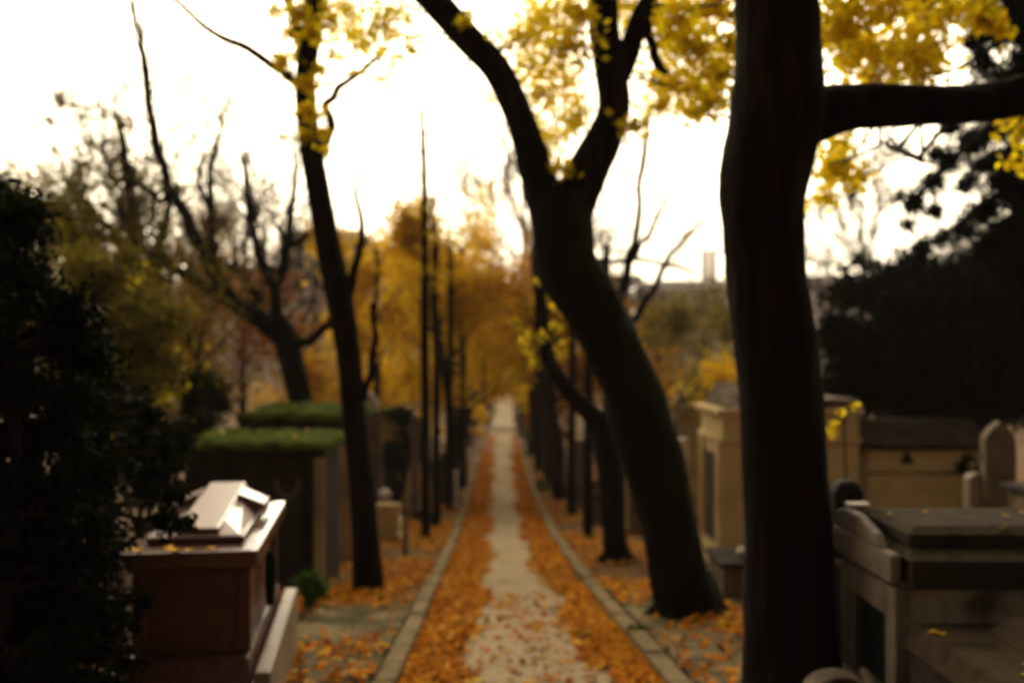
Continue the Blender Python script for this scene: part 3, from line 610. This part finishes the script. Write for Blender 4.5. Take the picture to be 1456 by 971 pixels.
# mid left dark shrubs
def blob(px, py, Y, rx, ry, k, n, rc=22):
    out = []
    for i in range(k):
        a = random.uniform(0, 6.28); q = math.sqrt(random.random()); out.append((px + rx * q * math.cos(a), py + ry * q * math.sin(a), Y + random.uniform(-1, 1) * wid(rx, Y) * .7, rc, n))
    return out
bush('round_bush', 'rounded dark bush behind the tombs at left', 'bush', 255, 16, blob(255, 575, 16, 60, 42, 26, 240), 'green', .07)
bush('dark_shrub', 'dark leafy shrub between the hedge and the mossy tomb', 'shrub', 225, 9, blob(205, 640, 9, 52, 70, 26, 300, 28), 'green', .06)
bush('dark_shrub', 'dark shrub with olive leaves behind the black hedge, left of the round bush', 'shrub', 120, 12, blob(150, 470, 12, 105, 110, 60, 300, 30), 'olive', .07)
bush('clipped_shrub', 'green shrub beside the white gabled monument', 'shrub', 565, 24, blob(570, 630, 24, 26, 46, 18, 200, 14), 'green', .08)
bush('clipped_shrub', 'small dark shrub behind the thin straight trees', 'shrub', 632, 27, blob(632, 660, 27, 12, 40, 10, 160, 12), 'green', .08)
bush('low_shrub', 'low mossy green plant at the foot of the mossy tomb by the pink tomb', 'plant', 430, 9.6, blob(437, 835, 9.6, 22, 16, 14, 110, 12), 'lush', .05, stem=.012)
for (px, py, Y_, r, lb) in [(908, 900, 8.8, 14, 'green weeds sprouting at the left foot of the leaning tree'), (800, 742, 23.5, 12, 'green weeds around the foot of the thick trunk right of the path'), (838, 768, 19.2, 8, 'green weeds at the foot of the thin dark sapling'), (772, 690, 30, 8, 'green plant by the right kerb before the far trunks'), (745, 620, 42, 8, 'green tuft at the far right kerb')]:
    bush('weed_clump', lb, 'weeds', px, Y_, blob(px, py, Y_, r, r * .4, 8, 60, 8), 'lush', .07, twr=.004, stem=.008)
# right conifers
random.seed(99)
cl = blob(1360, 505, 17, 165, 95, 120, 420, 42) + blob(1430, 400, 17, 90, 60, 34, 380, 36) + blob(1215, 500, 16.5, 45, 80, 22, 300, 26) + blob(1250, 420, 17, 50, 40, 12, 240, 24) + blob(1330, 395, 17, 70, 30, 18, 200, 26) + blob(1210, 400, 18, 30, 30, 4, 60, 16) + blob(1460, 300, 17, 60, 60, 14, 220, 28)
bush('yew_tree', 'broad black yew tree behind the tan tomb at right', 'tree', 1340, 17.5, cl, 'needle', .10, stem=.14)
# cedar: trunk out of frame right, long drooping boughs
t = tree('cedar_tree', 'tall black cedar at the right edge with drooping boughs against the bright sky', 'tree', 1560, 12.5)
_, pc, _ = limb([(1560, 900, 90), (1560, 500, 80), (1550, 200, 70), (1545, -100, 55), (1540, -400, 35)], 12.5, 'trunk', 'bark', t, 16, .05)
m = MB(); cl = []; AC = []
for q in [[(1550, 60, 16), (1490, 120, 12), (1420, 175, 9), (1350, 230, 6), (1290, 290, 3)], [(1550, 150, 16), (1490, 210, 12), (1430, 270, 8), (1360, 320, 4)], [(1550, -10, 18), (1480, 20, 12), (1420, 60, 8), (1370, 95, 4)], [(1550, 250, 14), (1490, 300, 10), (1430, 350, 6)], [(1550, -60, 18), (1480, -30, 12), (1410, 0, 8), (1360, 10, 4)], [(1550, 110, 14), (1480, 150, 10), (1420, 200, 6)]]:
    _, pp, _ = limb(q, 12.3, 'limb', 'bark', t, 8, .08); AC += pp
for (x, y, r, n) in [(1300, 285, 16, 90), (1325, 262, 18, 110), (1350, 235, 18, 120), (1380, 205, 20, 140), (1415, 185, 22, 160), (1330, 300, 12, 50), (1375, 262, 16, 70), (1400, 300, 22, 130), (1430, 260, 22, 150), (1370, 330, 20, 90), (1450, 320, 26, 180), (1440, 220, 24, 170), (1455, 170, 26, 160), (1400, 15, 24, 150), (1430, 40, 26, 170), (1450, 90, 22, 120), (1385, 60, 18, 80), (1450, 5, 30, 220), (1400, 95, 14, 60), (1290, 320, 12, 30), (1340, 340, 16, 50), (1310, 350, 16, 50), (1370, 5, 16, 60), (1440, 380, 26, 160), (1380, 130, 18, 40), (1350, 180, 16, 60), (1330, 220, 14, 60), (1420, 110, 20, 90), (1395, 35, 22, 110), (1425, 330, 24, 160), (1395, 360, 24, 140), (1450, 270, 24, 180), (1460, 50, 26, 180), (1460, 130, 22, 140), (1400, 235, 16, 80)]:
    cl.append((x, y, random.uniform(11.8, 12.8), r * 1.2, int(n * (9 if x > 1375 else 6))))
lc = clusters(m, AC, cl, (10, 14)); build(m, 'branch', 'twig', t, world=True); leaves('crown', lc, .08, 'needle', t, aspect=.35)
# yellow leafy twig before the chapel roof
t = tree('yellow_sapling', 'small sapling with a few yellow leaves in front of the tan chapel roof', 'sapling', 1200, 9)
m = MB(); pp = [at(1203, 1000, 9), at(1200, 800, 9), at(1203, 690, 9), at(1200, 600, 9), at(1212, 575, 9)]; m.tube(pp, [.012, .011, .01, .007, .004], 6); build(m, 'trunk', 'twig', t, world=True)
m = MB(); lc = clusters(m, pp[3:], [(1214, 578, 9, 6, 9), (1196, 588, 9, 6, 8), (1188, 606, 9, 8, 14), (1180, 612, 9, 8, 12)], (2, 3), .004); leaves('crown', lc, .08, 'yellow', t); build(m, 'branch', 'twig', t, world=True)

# ------------------------------------------------------------------ tombs
def tomb(name, label, cat, x, y, rz=0, group=None, z=None):
    return thing(name, label, cat, (x, y, (ground(x, y) if z is None else z)), rz, group)
def B(): return MB()
# 1 pink granite tomb
t = tomb('granite_tomb', 'polished pink granite tomb with a cross on its lid, left foreground', 'tomb', -1.925, 6.45, R(8))
t.location.z = EYE - 2.27; 
build(B().box(-.36, .36, -1.0, .95, -.25, .42).frustum(-.35, .35, -.97, .93, .422, -.325, .325, -.90, .88, .56), 'plinth', 'granite_rough', t, bevel=.012)
build(B().box(.365, .455, -1.0, 1.0, -.2, .50).box(-.455, -.365, -1.0, 1.0, -.2, .46), 'border', 'pale', t, bevel=.012)
m = B().box(-.285, .285, -.78, .78, .56, 1.02)
for sx_ in (-1, 1):
    for sy_ in (-1, 1): m.box(*sorted((sx_ * .25, sx_ * .325)), *sorted((sy_ * .74, sy_ * .815)), .562, 1.018)
m.box(-.25, .25, -.80, -.782, .562, .62).box(-.25, .25, -.80, -.782, .95, 1.018)
build(m, 'body', 'granite_rough', t, bevel=.008)
build(B().frustum(-.325, .325, -.82, .82, 1.021, -.355, .355, -.87, .87, 1.065), 'moulding', 'granite_rough', t)
build(B().box(-.375, .375, -.92, .92, 1.067, 1.16), 'top_slab', 'granite', t, bevel=.010)
def wedge(m, x0, x1, y0, y1, za0, zb0, za1, zb1):
    b = len(m.v)
    m.v += [(x0, y0, za0), (x1, y0, za0), (x1, y1, za1), (x0, y1, za1), (x0, y0, zb0), (x1, y0, zb0), (x1, y1, zb1), (x0, y1, zb1)]
    m.f += [tuple(b + i for i in q) for q in ((0, 3, 2, 1), (4, 5, 6, 7), (0, 1, 5, 4), (1, 2, 6, 5), (2, 3, 7, 6), (3, 0, 4, 7))]
    return m
m = B().box(-.27, .27, -.70, .74, 1.162, 1.205)
build(m, 'lid', 'granite_rough', t, bevel=.008)
m = B(); b = 0
m.v += [(-.25, -.68, 1.207), (.25, -.68, 1.207), (.25, .72, 1.207), (-.25, .72, 1.207), (-.11, -.40, 1.26), (.11, -.40, 1.26), (.11, .60, 1.33), (-.11, .60, 1.33)]
m.f += [(0, 3, 2, 1), (4, 5, 6, 7), (0, 1, 5, 4), (1, 2, 6, 5), (2, 3, 7, 6), (3, 0, 4, 7)]
build(m, 'hipped_lid', 'cross', t, bevel=.006)
build(wedge(B(), -.125, .125, -.66, .62, 1.215, 1.245, 1.31, 1.35), 'cross', 'cross', t, bevel=.012)
build(B().prism([(.127, 1.27), (.31, 1.215), (.31, 1.26), (.127, 1.34)], .12, .42, 'y'), 'cross_arm', 'cross', t, bevel=.01)
build(B().prism([(-.127, 1.34), (-.31, 1.26), (-.31, 1.215), (-.127, 1.27)], .12, .42, 'y'), 'cross_arm', 'cross', t, bevel=.01)
m = MB(); m.tube([Vector((.345, .1 + .12 * math.cos(a), .78 + .16 * math.sin(a))) for a in np.linspace(0, 2 * math.pi, 17)], [.028] * 17, 6, .2); build(m, 'wreath', 'green', t)
# 2 mossy tombs
p = at(352, 648, 12.3); q = at(455, 648, 12.3)
x0 = at(250, 640, 12.3).x; x1 = at(462, 640, 12.3).x; zc = at(400, 648, 12.3).z
t = tomb('mossy_tomb', 'low dark tomb with a moss covered roof slab and pale wreath on its front', 'tomb', (x0 + x1) / 2, 13.0); t.location.z = gz(13) ; H = zc - t.location.z; w2 = (x1 - x0) / 2
build(B().box(-w2 + .1, w2 - .06, -.6, .7, -.3, H - .02), 'wall', 'dark', t, bevel=.01)
build(B().box(-w2, w2, -.72, .8, H, H + .07), 'roof_slab', 'dark', t, bevel=.01)  # dark colour paints in the shadow below the moss
m = MB()
random.seed(5)
def mossroof(t, x0, x1, y0, y1, z, h):
    m = MB(); nx, ny = 28, 14; k = 0
    for j in range(ny + 1):
        for i in range(nx + 1):
            u = i / nx; v = j / ny; e = min(1, 16 * min(u, 1 - u) + .35) * min(1, 8 * min(v, 1 - v) + .45)
            m.v.append((x0 + (x1 - x0) * u + random.uniform(-.012, .012), y0 + (y1 - y0) * v, z + h * e * .55 + .45 * h * v * (1 - .25 * v) + random.uniform(-.018, .018) + .012 * math.sin(u * 31 + v * 9)))
    for j in range(ny):
        for i in range(nx): a = j * (nx + 1) + i; m.f.append((a, a + 1, a + nx + 2, a + nx + 1))
    b = len(m.v)
    for (X, Y_) in ((x0, y0), (x1, y0), (x1, y1), (x0, y1)): m.v.append((X, Y_, z - .01))
    m.f.append(tuple(b + i for i in (3, 2, 1, 0)))
    # skirts
    m.f += [tuple([b, b + 1] + list(range(nx, -1, -1)))]
    r = [j * (nx + 1) + nx for j in range(ny + 1)]; m.f.append(tuple([b + 1, b + 2] + r[::-1]))
    l = [j * (nx + 1) for j in range(ny + 1)]; m.f.append(tuple([b + 3, b] + l))
    m.f.append(tuple([b + 2, b + 3] + list(range(ny * (nx + 1), ny * (nx + 1) + nx + 1))))
    return build(m, 'moss_layer', 'moss', t, smooth=True)
mossroof(t, -w2 - .03, w2 + .03, -.75, .85, H + .08, .16)
m = MB(); c = at(408, 686, 12.35); lx = c.x - t.location.x; lz = c.z - t.location.z
ring = [Vector((lx + .14 * math.cos(a), -.625, lz + .17 * math.sin(a))) for a in np.linspace(math.pi * .95, math.pi * 2.05, 13)]; m.tube(ring, [.03] * 13, 6)
build(m, 'wreath', 'grey_light', t, smooth=True)
build(B().box(w2 - .14, w2 - .02, -.66, -.605, 0, H - .025), 'pilaster', 'tan_dirty', t, bevel=.01)
build(B().box(-w2 + .3, w2 - .3, -.63, -.602, .05, H - .4), 'door', 'iron', t)
x0 = at(345, 600, 15.6).x; x1 = at(505, 600, 15.6).x; zc = at(400, 607, 15.6).z
t = tomb('mossy_tomb', 'taller moss topped tomb with a pale side pillar, behind the wreath tomb', 'tomb', (x0 + x1) / 2, 16.4); t.location.z = gz(16.4); H = zc - t.location.z; w2 = (x1 - x0) / 2
build(B().box(-w2 + .08, w2 - .05, -.75, .8, -.3, H - .02), 'wall', 'dark', t, bevel=.01)
build(B().box(w2 - .40, w2 - .045, -.80, -.752, -.2, H - .1), 'pillar', 'tan_dirty', t, bevel=.01)
build(B().box(-w2, w2, -.85, .9, H, H + .07), 'roof_slab', 'dark', t, bevel=.01)  # dark slab edge stands for the shadow under this moss too
mossroof(t, -w2 - .03, w2 + .03, -.88, .93, H + .08, .26)
# headstones left, mid distance
def headstone(label, px, Y, top, wpx, mat='pale', shape='flat', name='headstone', group=None):
    b = gp(px, Y); t = thing(name, label, 'headstone', b, random.uniform(-.06, .06), group); h = at(px, top, Y).z - b.z; w_ = wid(wpx, Y) / 2; d = max(.08, w_ * .3)
    build(B().box(-w_ * 1.2, w_ * 1.2, -d * 1.6, d * 1.6, -.2, .12), 'base', mat, t, bevel=.01)
    if shape == 'flat': pr = [(-w_, .121), (w_, .121), (w_, h), (-w_, h)]
    elif shape == 'round': pr = [(-w_, .121), (w_, .121)] + [(w_ * math.cos(a), h - w_ * .7 + w_ * .7 * math.sin(a)) for a in np.linspace(0, math.pi, 12)]
    elif shape == 'point': pr = [(-w_, .121), (w_, .121), (w_, h - w_ * 1.1), (w_ * .55, h - w_ * .45), (0, h), (-w_ * .55, h - w_ * .45), (-w_, h - w_ * 1.1)]
    build(B().prism(pr, -d, d), 'slab', mat, t, bevel=.012)
    return t
headstone('square pale yellow headstone right of the slender trunk', 552, 18.4, 716, 33, 'tan')
headstone('small white rounded headstone beside the square pale yellow one', 571, 18.9, 738, 14, 'white', 'round')
t = thing('stone_urn', 'small white stone urn on a thin post behind the square pale headstone', 'urn', gp(548, 22))
h = at(548, 712, 22).z - t.location.z
build(B().lathe([(.07, -.1), (.06, h * .9), (.08, h)], 10), 'post', 'pale', t); build(B().lathe([(.04, h + .001), (.12, h + .1), (.13, h + .18), (.06, h + .26)], 14), 'urn', 'white', t, smooth=True)
# gabled white monument
b = gp(527, 27); t = thing('gabled_monument', 'monument with a white pointed gable just right of the slender trunk', 'monument', b)
h = at(527, 584, 27).z - b.z
build(B().box(-.26, .26, -.3, .3, -.2, h), 'shaft', 'grey', t, bevel=.01)
build(B().prism([(-.24, h + .001), (.24, h + .001), (.24, h + .2), (0, h + .52), (-.24, h + .2)], -.2, .2), 'gable', 'white', t, bevel=.01)
b = gp(560, 29); t = thing('chapel_tomb', 'small grey chapel tomb with a mossy roof behind the white gabled monument', 'tomb', b)
h = at(560, 590, 29).z - b.z
build(B().box(-.5, .5, -.6, .6, -.2, h), 'wall', 'tan_dirty', t); mossroof(t, -.56, .56, -.66, .66, h + .01, .22); build(B().box(-.2, .2, -.63, -.602, 0, h * .7), 'door', 'iron', t)
b = gp(590, 23.5); t = thing('stone_cross', 'tall thin pale stone cross just left of the thin straight trees', 'cross', b)
h = at(590, 590, 23.5).z - b.z
build(B().box(-.09, .09, -.08, .08, .25, h).box(-.2, -.092, -.07, .07, h - .42, h - .25).box(.092, .2, -.07, .07, h - .42, h - .25), 'cross', 'grey_light', t, bevel=.01); build(B().box(-.25, .25, -.25, .25, -.2, .249), 'base', 'grey', t, bevel=.01)
t = thing('stone_post', 'thin mossy stone post in the leaves left of the kerb', 'post', gp(577, 16.0)); build(B().box(-.04, .04, -.04, .04, -.2, .8).frustum(-.04, .04, -.04, .04, .801, -.01, .01, -.01, .01, .86), 'shaft', 'kerb', t)
# 5 tan chapel
Yc = 14.0; xc = at(1027, 600, Yc).x; zt = at(1027, 588, Yc).z; g0 = gz(14.7)
xr = at(1221, 600, Yc).x; W_ = xr - xc; D_ = 1.55
t = tomb('chapel_tomb', 'tan limestone chapel tomb with cornice and narrow door, behind the massive trunk', 'tomb', xc, Yc, z=g0); H = zt - g0
build(B().box(0, W_, 0, D_, -.3, H - .02), 'wall', 'tan', t, bevel=.01)
build(B().box(-.07, W_ + .05, -.07, D_ + .07, -.28, .32).box(-.04, W_ + .03, -.04, D_ + .04, .322, .42), 'plinth', 'tan', t, bevel=.015)
build(B().box(-.05, W_ + .03, -.05, D_ + .05, H - .42, H - .34).box(-.09, W_ + .05, -.09, D_ + .09, H - .018, H + .07), 'cornice', 'tan', t, bevel=.015)
build(B().prism([(-.06, H + .072), (D_ + .06, H + .072), (D_ / 2, H + .42)], 0.05, .35, 'x').box(.36, W_, .0, D_, H + .072, H + .2), 'pediment', 'grey', t, bevel=.01)
for yy in (.06, D_ - .26): build(B().box(-.05, -.001, yy, yy + .2, .422, H - .425), 'pilaster', 'tan', t, bevel=.01)
build(B().box(-.02, -.002, .4, D_ - .4, .422, H - .6), 'door', 'iron', t)
m = MB(); 
# 6 long tan tomb with slate roof
Y6 = 14.15; x0 = at(1231, 600, Y6).x; x1 = at(1400, 600, Y6).x; g6 = gz(14.6); t = tomb('long_tomb', 'long tan tomb wall with a dark slate roof and small triangular vent', 'tomb', x0, Y6, z=g6)
z1 = at(1300, 634, Y6).z - g6; L_ = x1 - x0
build(B().box(.02, L_, 0, 1.3, -.3, z1 - .05), 'wall', 'tan', t, bevel=.01)
build(B().box(.0, L_ + .02, -.03, -.002, z1 - .40, z1 - .34), 'string_course', 'tan_dirty', t)
z2 = at(1300, 600, Y6 + .5).z - g6
build(B().prism([(-.12, z1 - .048), (1.4, z1 - .048), (1.4, z1 + .02), (.65, z2 + .05), (.5, z2 + .04), (-.12, z1 + .03)], -.04, L_ + .06, 'x'), 'roof', 'slate', t, bevel=.01)
c = at(1289, 650, Y6); lx = c.x - x0; lz = c.z - g6
build(B().prism([(lx - .11, lz - .09), (lx + .11, lz - .09), (lx, lz + .10)], -.02, -.002), 'vent', 'iron', t)
# 7 pointed stele and neighbours
headstone('tall grey pointed gravestone at the right edge in front of the black yew', 1418, 11.8, 598, 44, 'grey', 'point')
bush('potted_plant', 'dark plant with pale leaves on the ledge left of the pointed gravestone', 'plant', 1375, 12.2, blob(1378, 665, 12.2, 16, 20, 8, 60, 8) , 'green', .06, stem=.01)
headstone('low pale rounded gravestone in front of the long tan tomb', 1385, 11.9, 672, 26, 'pale', 'round')
x0 = at(1395, 600, 11.2).x; t = tomb('flat_tomb', 'dark flat topped tomb just behind the foreground grey tomb', 'tomb', x0 - .15, 9.2)
h = at(1330, 708, 9.2).z - t.location.z
build(B().box(0, 3.0, 0, 1.1, -.3, h - .06), 'body', 'grey', t, bevel=.01); build(B().box(-.06, 3.06, -.07, 1.17, h - .058, h), 'slab', 'dark', t, bevel=.012)
# 8 foreground grey tomb
g8 = gz(5.3); X0 = 1.96; t = tomb('grey_tomb', 'large weathered grey tomb with a double slab roof and niche end, right foreground', 'tomb', X0, 5.0, z=g8)
H = at(1290, 786, 5.0).z - g8
build(B().box(.04, 2.2, 0.02, .78, -.2, H - .16), 'wall', 'stained', t, bevel=.012)
build(B().box(-.05, .035, -.02, .12, .36, H - .18).box(-.05, .035, .66, .80, .36, H - .18).box(-.05, .035, .121, .659, H - .34, H - .18).box(-.09, .035, -.05, .85, -.2, .358), 'niche_frame', 'grey_light', t, bevel=.012)
build(B().box(-.01, .038, .122, .658, .36, H - .341), 'niche', 'glass', t)
build(B().box(.0, 2.3, -.12, .88, H - .158, H - .02), 'lower_slab', 'dark', t, bevel=.012)  # edges black with dirt; the dark colour also paints in soffit shade
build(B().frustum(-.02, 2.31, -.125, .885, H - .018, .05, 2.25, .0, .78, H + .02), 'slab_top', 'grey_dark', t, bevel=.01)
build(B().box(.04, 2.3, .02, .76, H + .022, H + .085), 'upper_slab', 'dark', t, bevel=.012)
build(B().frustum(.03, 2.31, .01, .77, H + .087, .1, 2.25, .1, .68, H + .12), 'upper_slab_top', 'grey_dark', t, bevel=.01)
build(B().box(-.08, -.022, -.04, .84, H - .15, H + .0).prism([(.12, H + .001), (.8, H + .001), (.8, H + .09), (.66, H + .13), (.45, H + .12), (.2, H + .06)], -.08, -.022, 'x'), 'gable_end', 'grey_light', t, bevel=.014)
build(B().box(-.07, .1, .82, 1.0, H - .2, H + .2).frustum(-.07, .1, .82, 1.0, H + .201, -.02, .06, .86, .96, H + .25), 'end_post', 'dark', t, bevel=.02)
build(B().box(-.06, .06, .60, .70, H + .135, H + .155), 'finial', 'white', t, bevel=.008)
m = MB(); m.tube([Vector((-.16, .12, -.1)), Vector((-.2, .1, .1)), Vector((-.14, .14, .28)), Vector((-.08, .2, .42)), Vector((-.1, .3, .46))], [.07, .09, .065, .045, .02], 10); build(m, 'scroll', 'grey_light', t, smooth=True)
for i in range(3): pass
# 9 lower ledger tomb in front of it
g9 = gz(4.4); t = tomb('ledger_tomb', 'low grey ledger tomb with stacked stepped slabs in the bottom right corner', 'tomb', 1.95, 3.6, z=g9)
H = at(1320, 885, 4.9).z - g9
build(B().box(0, 2.0, 0, 1.3, -.3, H - .12), 'body', 'dark', t, bevel=.01); build(B().frustum(-.03, 2.0, -.03, 1.32, H - .118, .02, 2.0, .03, 1.3, H), 'ledger', 'grey_dark', t, bevel=.01)
build(B().frustum(.3, 2.0, .2, 1.15, H + .001, .38, 2.0, .28, 1.08, H + .09), 'upper_slab', 'grey_dark', t, bevel=.01); build(B().frustum(.55, 2.0, .5, 1.0, H + .091, .58, 2.0, .54, .96, H + .15), 'tablet', 'grey', t, bevel=.008)
# small things between trunk and tomb
headstone('rounded low grey stone at the foot of the massive trunk, bottom edge', 1188, 4.7, 955, 88, 'grey', 'round')
t = tomb('low_tomb', 'low dark slab tomb with pale edge between the massive trunk and the grey tomb', 'tomb', at(1200, 600, 7.6).x, 8.0); h = at(1200, 785, 7.6).z - t.location.z
build(B().box(-.42, .42, -.5, .6, -.3, h - .07), 'body', 'dark', t, bevel=.01); build(B().box(-.46, .46, -.55, .65, h - .068, h), 'slab', 'grey_light', t, bevel=.012)
t = tomb('low_tomb', 'low grey slab tomb in front of the tan chapel, left of the massive trunk', 'tomb', at(1062, 600, 11.5).x, 11.9); h = at(1062, 800, 11.6).z - t.location.z
build(B().box(-.26, .5, -.3, .6, -.3, h - .05), 'body', 'grey', t, bevel=.01); build(B().box(-.3, .54, -.34, .64, h - .048, h), 'slab', 'dark', t, bevel=.01)
t = thing('stone_ball', 'small white stone ball on the low tomb by the tan chapel', 'ornament', (at(1054, 600, 11.9).x, 11.9, t.location.z + h)); build(B().lathe([(.03, 0.001), (.05, .03), (.06, .07), (.045, .11), (.01, .13)], 14), 'ball', 'white', t, smooth=True)
# grey monuments left of chapel
for (px, Y_, top, wp, mt, sh, lb) in [(984, 16.5, 575, 34, 'grey', 'flat', 'tall square grey monument directly left of the tan chapel'), (968, 19, 560, 18, 'grey', 'point', 'narrow grey pointed monument behind the square one near the chapel'), (972, 15.6, 622, 12, 'white', 'round', 'narrow white tablet standing between the leaning trunk and the tan chapel'),
                                       (945, 24, 600, 26, 'grey', 'flat', 'dark grey monument seen just past the leaning trunk'), (822, 26, 625, 22, 'grey_light', 'flat', 'pale grey monument between the thick trunk and the bent tree'), (850, 22, 680, 20, 'grey', 'round', 'low grey rounded gravestone behind the thin dark sapling'),
                                       (905, 20, 690, 26, 'grey', 'flat', 'low grey gravestone between the bent tree and the leaning trunk'), (660, 33, 620, 10, 'grey_light', 'point', 'small far pale gravestone left of the path'), (646, 26, 668, 9, 'white', 'round', 'tiny white gravestone behind the second thin tree'),
                                       (790, 34, 620, 16, 'grey', 'flat', 'far grey gravestone behind the thick trunk right of the path'), (510, 33, 600, 22, 'grey', 'flat', 'dark gravestone behind the slender trunk'), (580, 33, 600, 18, 'grey', 'point', 'far grey pointed gravestone left of the thin trees')]:
    headstone(lb, px, Y_, top, wp, mt, sh)
headstone('mossy pale gravestone hidden in shade behind the pink tomb, by the hedge', 172, 7.6, 760, 26, 'grey_light', 'round')

# ------------------------------------------------------------------ far buildings
def block(label, x0p, x1p, topp, Y, mat, floors, cols, name='apartment_building', depth=12, roof='zinc', ww=.5, roofh=1.2):
    a = at(x0p, topp, Y); b = at(x1p, topp, Y); g = gz(Y); W_ = b.x - a.x; H = a.z - g; t = thing(name, label, 'building', ((a.x + b.x) / 2, Y, g)); w_ = W_ / 2
    build(B().box(-w_, w_, 0, depth, -.5, H), 'wall', mat, t)
    build(B().frustum(-w_ - .3, w_ + .3, -.3, depth + .3, H + .005, -w_ + 1, w_ - 1, 1.5, depth - 1.5, H + roofh), 'roof', roof, t)
    fh = H / floors; cw = W_ / cols
    for i in range(floors):
        for j in range(cols):
            if fh * (i + .5) < H * .35: continue
            x = -w_ + cw * (j + .5); z = fh * (i + .5)
            build(B().box(x - cw * ww / 2, x + cw * ww / 2, -.12, -.005, z - fh * .28, z + fh * .28), 'window', 'pane', t)
        if name == 'apartment_building' and fh * i > H * .3: build(B().box(-w_, w_, -.5, -.125, fh * i - .08, fh * i + .1), 'balcony', mat, t)
    return t
block('cream apartment block with balconies behind the bare spreading tree', 398, 520, 338, 125, 'facade', 8, 6)
block('long cream apartment block behind the golden trees at left', 505, 660, 392, 150, 'facade', 6, 8, roof='peach', roofh=2.0)
block('brown apartment block with tall windows right of the leaning trunk', 905, 1010, 412, 150, 'facade_brown', 6, 7)
block('pale apartment block behind the thin bare tree', 838, 915, 398, 210, 'facade_grey', 7, 6)
block('wide pale grey block beneath the twin chimneys', 935, 1110, 404, 330, 'facade_grey', 6, 12, 'office_block')
block('pale grey block right of the massive trunk', 1130, 1260, 398, 260, 'facade_grey', 6, 9, 'office_block')
block('grey far block behind the spreading bare limbs at left', 255, 400, 385, 190, 'facade_grey', 7, 8, 'office_block')
block('low far block at the extreme left behind the olive trees', 40, 230, 400, 220, 'facade', 6, 10, 'office_block')
block('distant block closing the end of the path behind the avenue crowns', 660, 800, 415, 230, 'facade_grey', 6, 8, 'office_block')
g_ = gz(900); t = thing('twin_chimney', 'distant pair of tall grey chimneys rising above the pale skyline', 'chimney', (at(1008, 400, 900).x, 900, g_)); h = at(1008, 356, 900).z - g_
for s_ in (-1, 1): build(B().lathe([(4.4, 0), (3.6, h * .5), (2.9, h - 3), (3.2, h - 2.9), (3.2, h)], 16, (s_ * 3.6, 0)), 'chimney_stack', 'concrete', t, smooth=False)

# ------------------------------------------------------------------ air
hz = newmat('air'); t_ = hz.node_tree; o_ = t_.nodes.new('ShaderNodeOutputMaterial'); v_ = t_.nodes.new('ShaderNodeVolumePrincipled')
v_.inputs['Density'].default_value = .00055; v_.inputs['Color'].default_value = (.93, .86, .84, 1); v_.inputs['Anisotropy'].default_value = 0
t_.links.new(v_.outputs[0], o_.inputs['Volume']); M['air'] = hz
tag(build(B().box(-3100, 3100, -70, 4600, -8, 130), 'haze', 'air'), kind='stuff')

# ------------------------------------------------------------------ root flare and leaves lying on stone
def roots(t, px, Y, r_, n, mat):
    b = gp(px, Y); random.seed(int(px))
    for k in range(n):
        a = 2 * math.pi * k / n + random.uniform(-.3, .3); d = Vector((math.cos(a), math.sin(a), 0)); L_ = r_ * random.uniform(.8, 1.3)
        e = b + d * (r_ * .9 + L_); e.z = ground(e.x, e.y) - .05
        m = MB(); m.tube([b + d * r_ * .35 + Vector((0, 0, r_ * 1.5)), b + d * r_ * .8 + Vector((0, 0, r_ * .5)), b + d * (r_ * 1.2) + Vector((0, 0, .05)), e], [r_ * .42, r_ * .36, r_ * .24, r_ * .08], 8, .08)
        build(m, 'root', mat, t, world=True, smooth=True)
roots(tA, 1124, 5.8, .26, 6, 'bark'); roots(tB, 979, 9.6, .30, 6, 'bark_moss'); roots(tC, 877, 15.5, .19, 5, 'bark'); roots(tD, 524, 11.4, .17, 5, 'bark')
Q = []
def lie(x0, x1, y0, y1, z, n):
    for k in range(n): Q.append((RN.uniform(x0, x1), RN.uniform(y0, y1), z))
lie(-2.2, -1.65, 5.56, 5.70, EYE - 1.10, 7); lie(-1.72, -1.62, 5.8, 6.6, EYE - 1.10, 3)
lie(2.0, 3.2, 5.0, 5.6, EYE - .885, 9); lie(1.98, 2.2, 3.8, 4.8, EYE - 1.32, 4)
lie(-4.0, -2.5, 12.5, 13.6, EYE - 1.06, 10)
tag(leaves('fallen_leaves', Q, .075, 'litter_pale', flat=.9, aspect=.8), 'few yellow fallen leaves resting on the tops of the tombs', 'fallen leaves', kind='stuff')
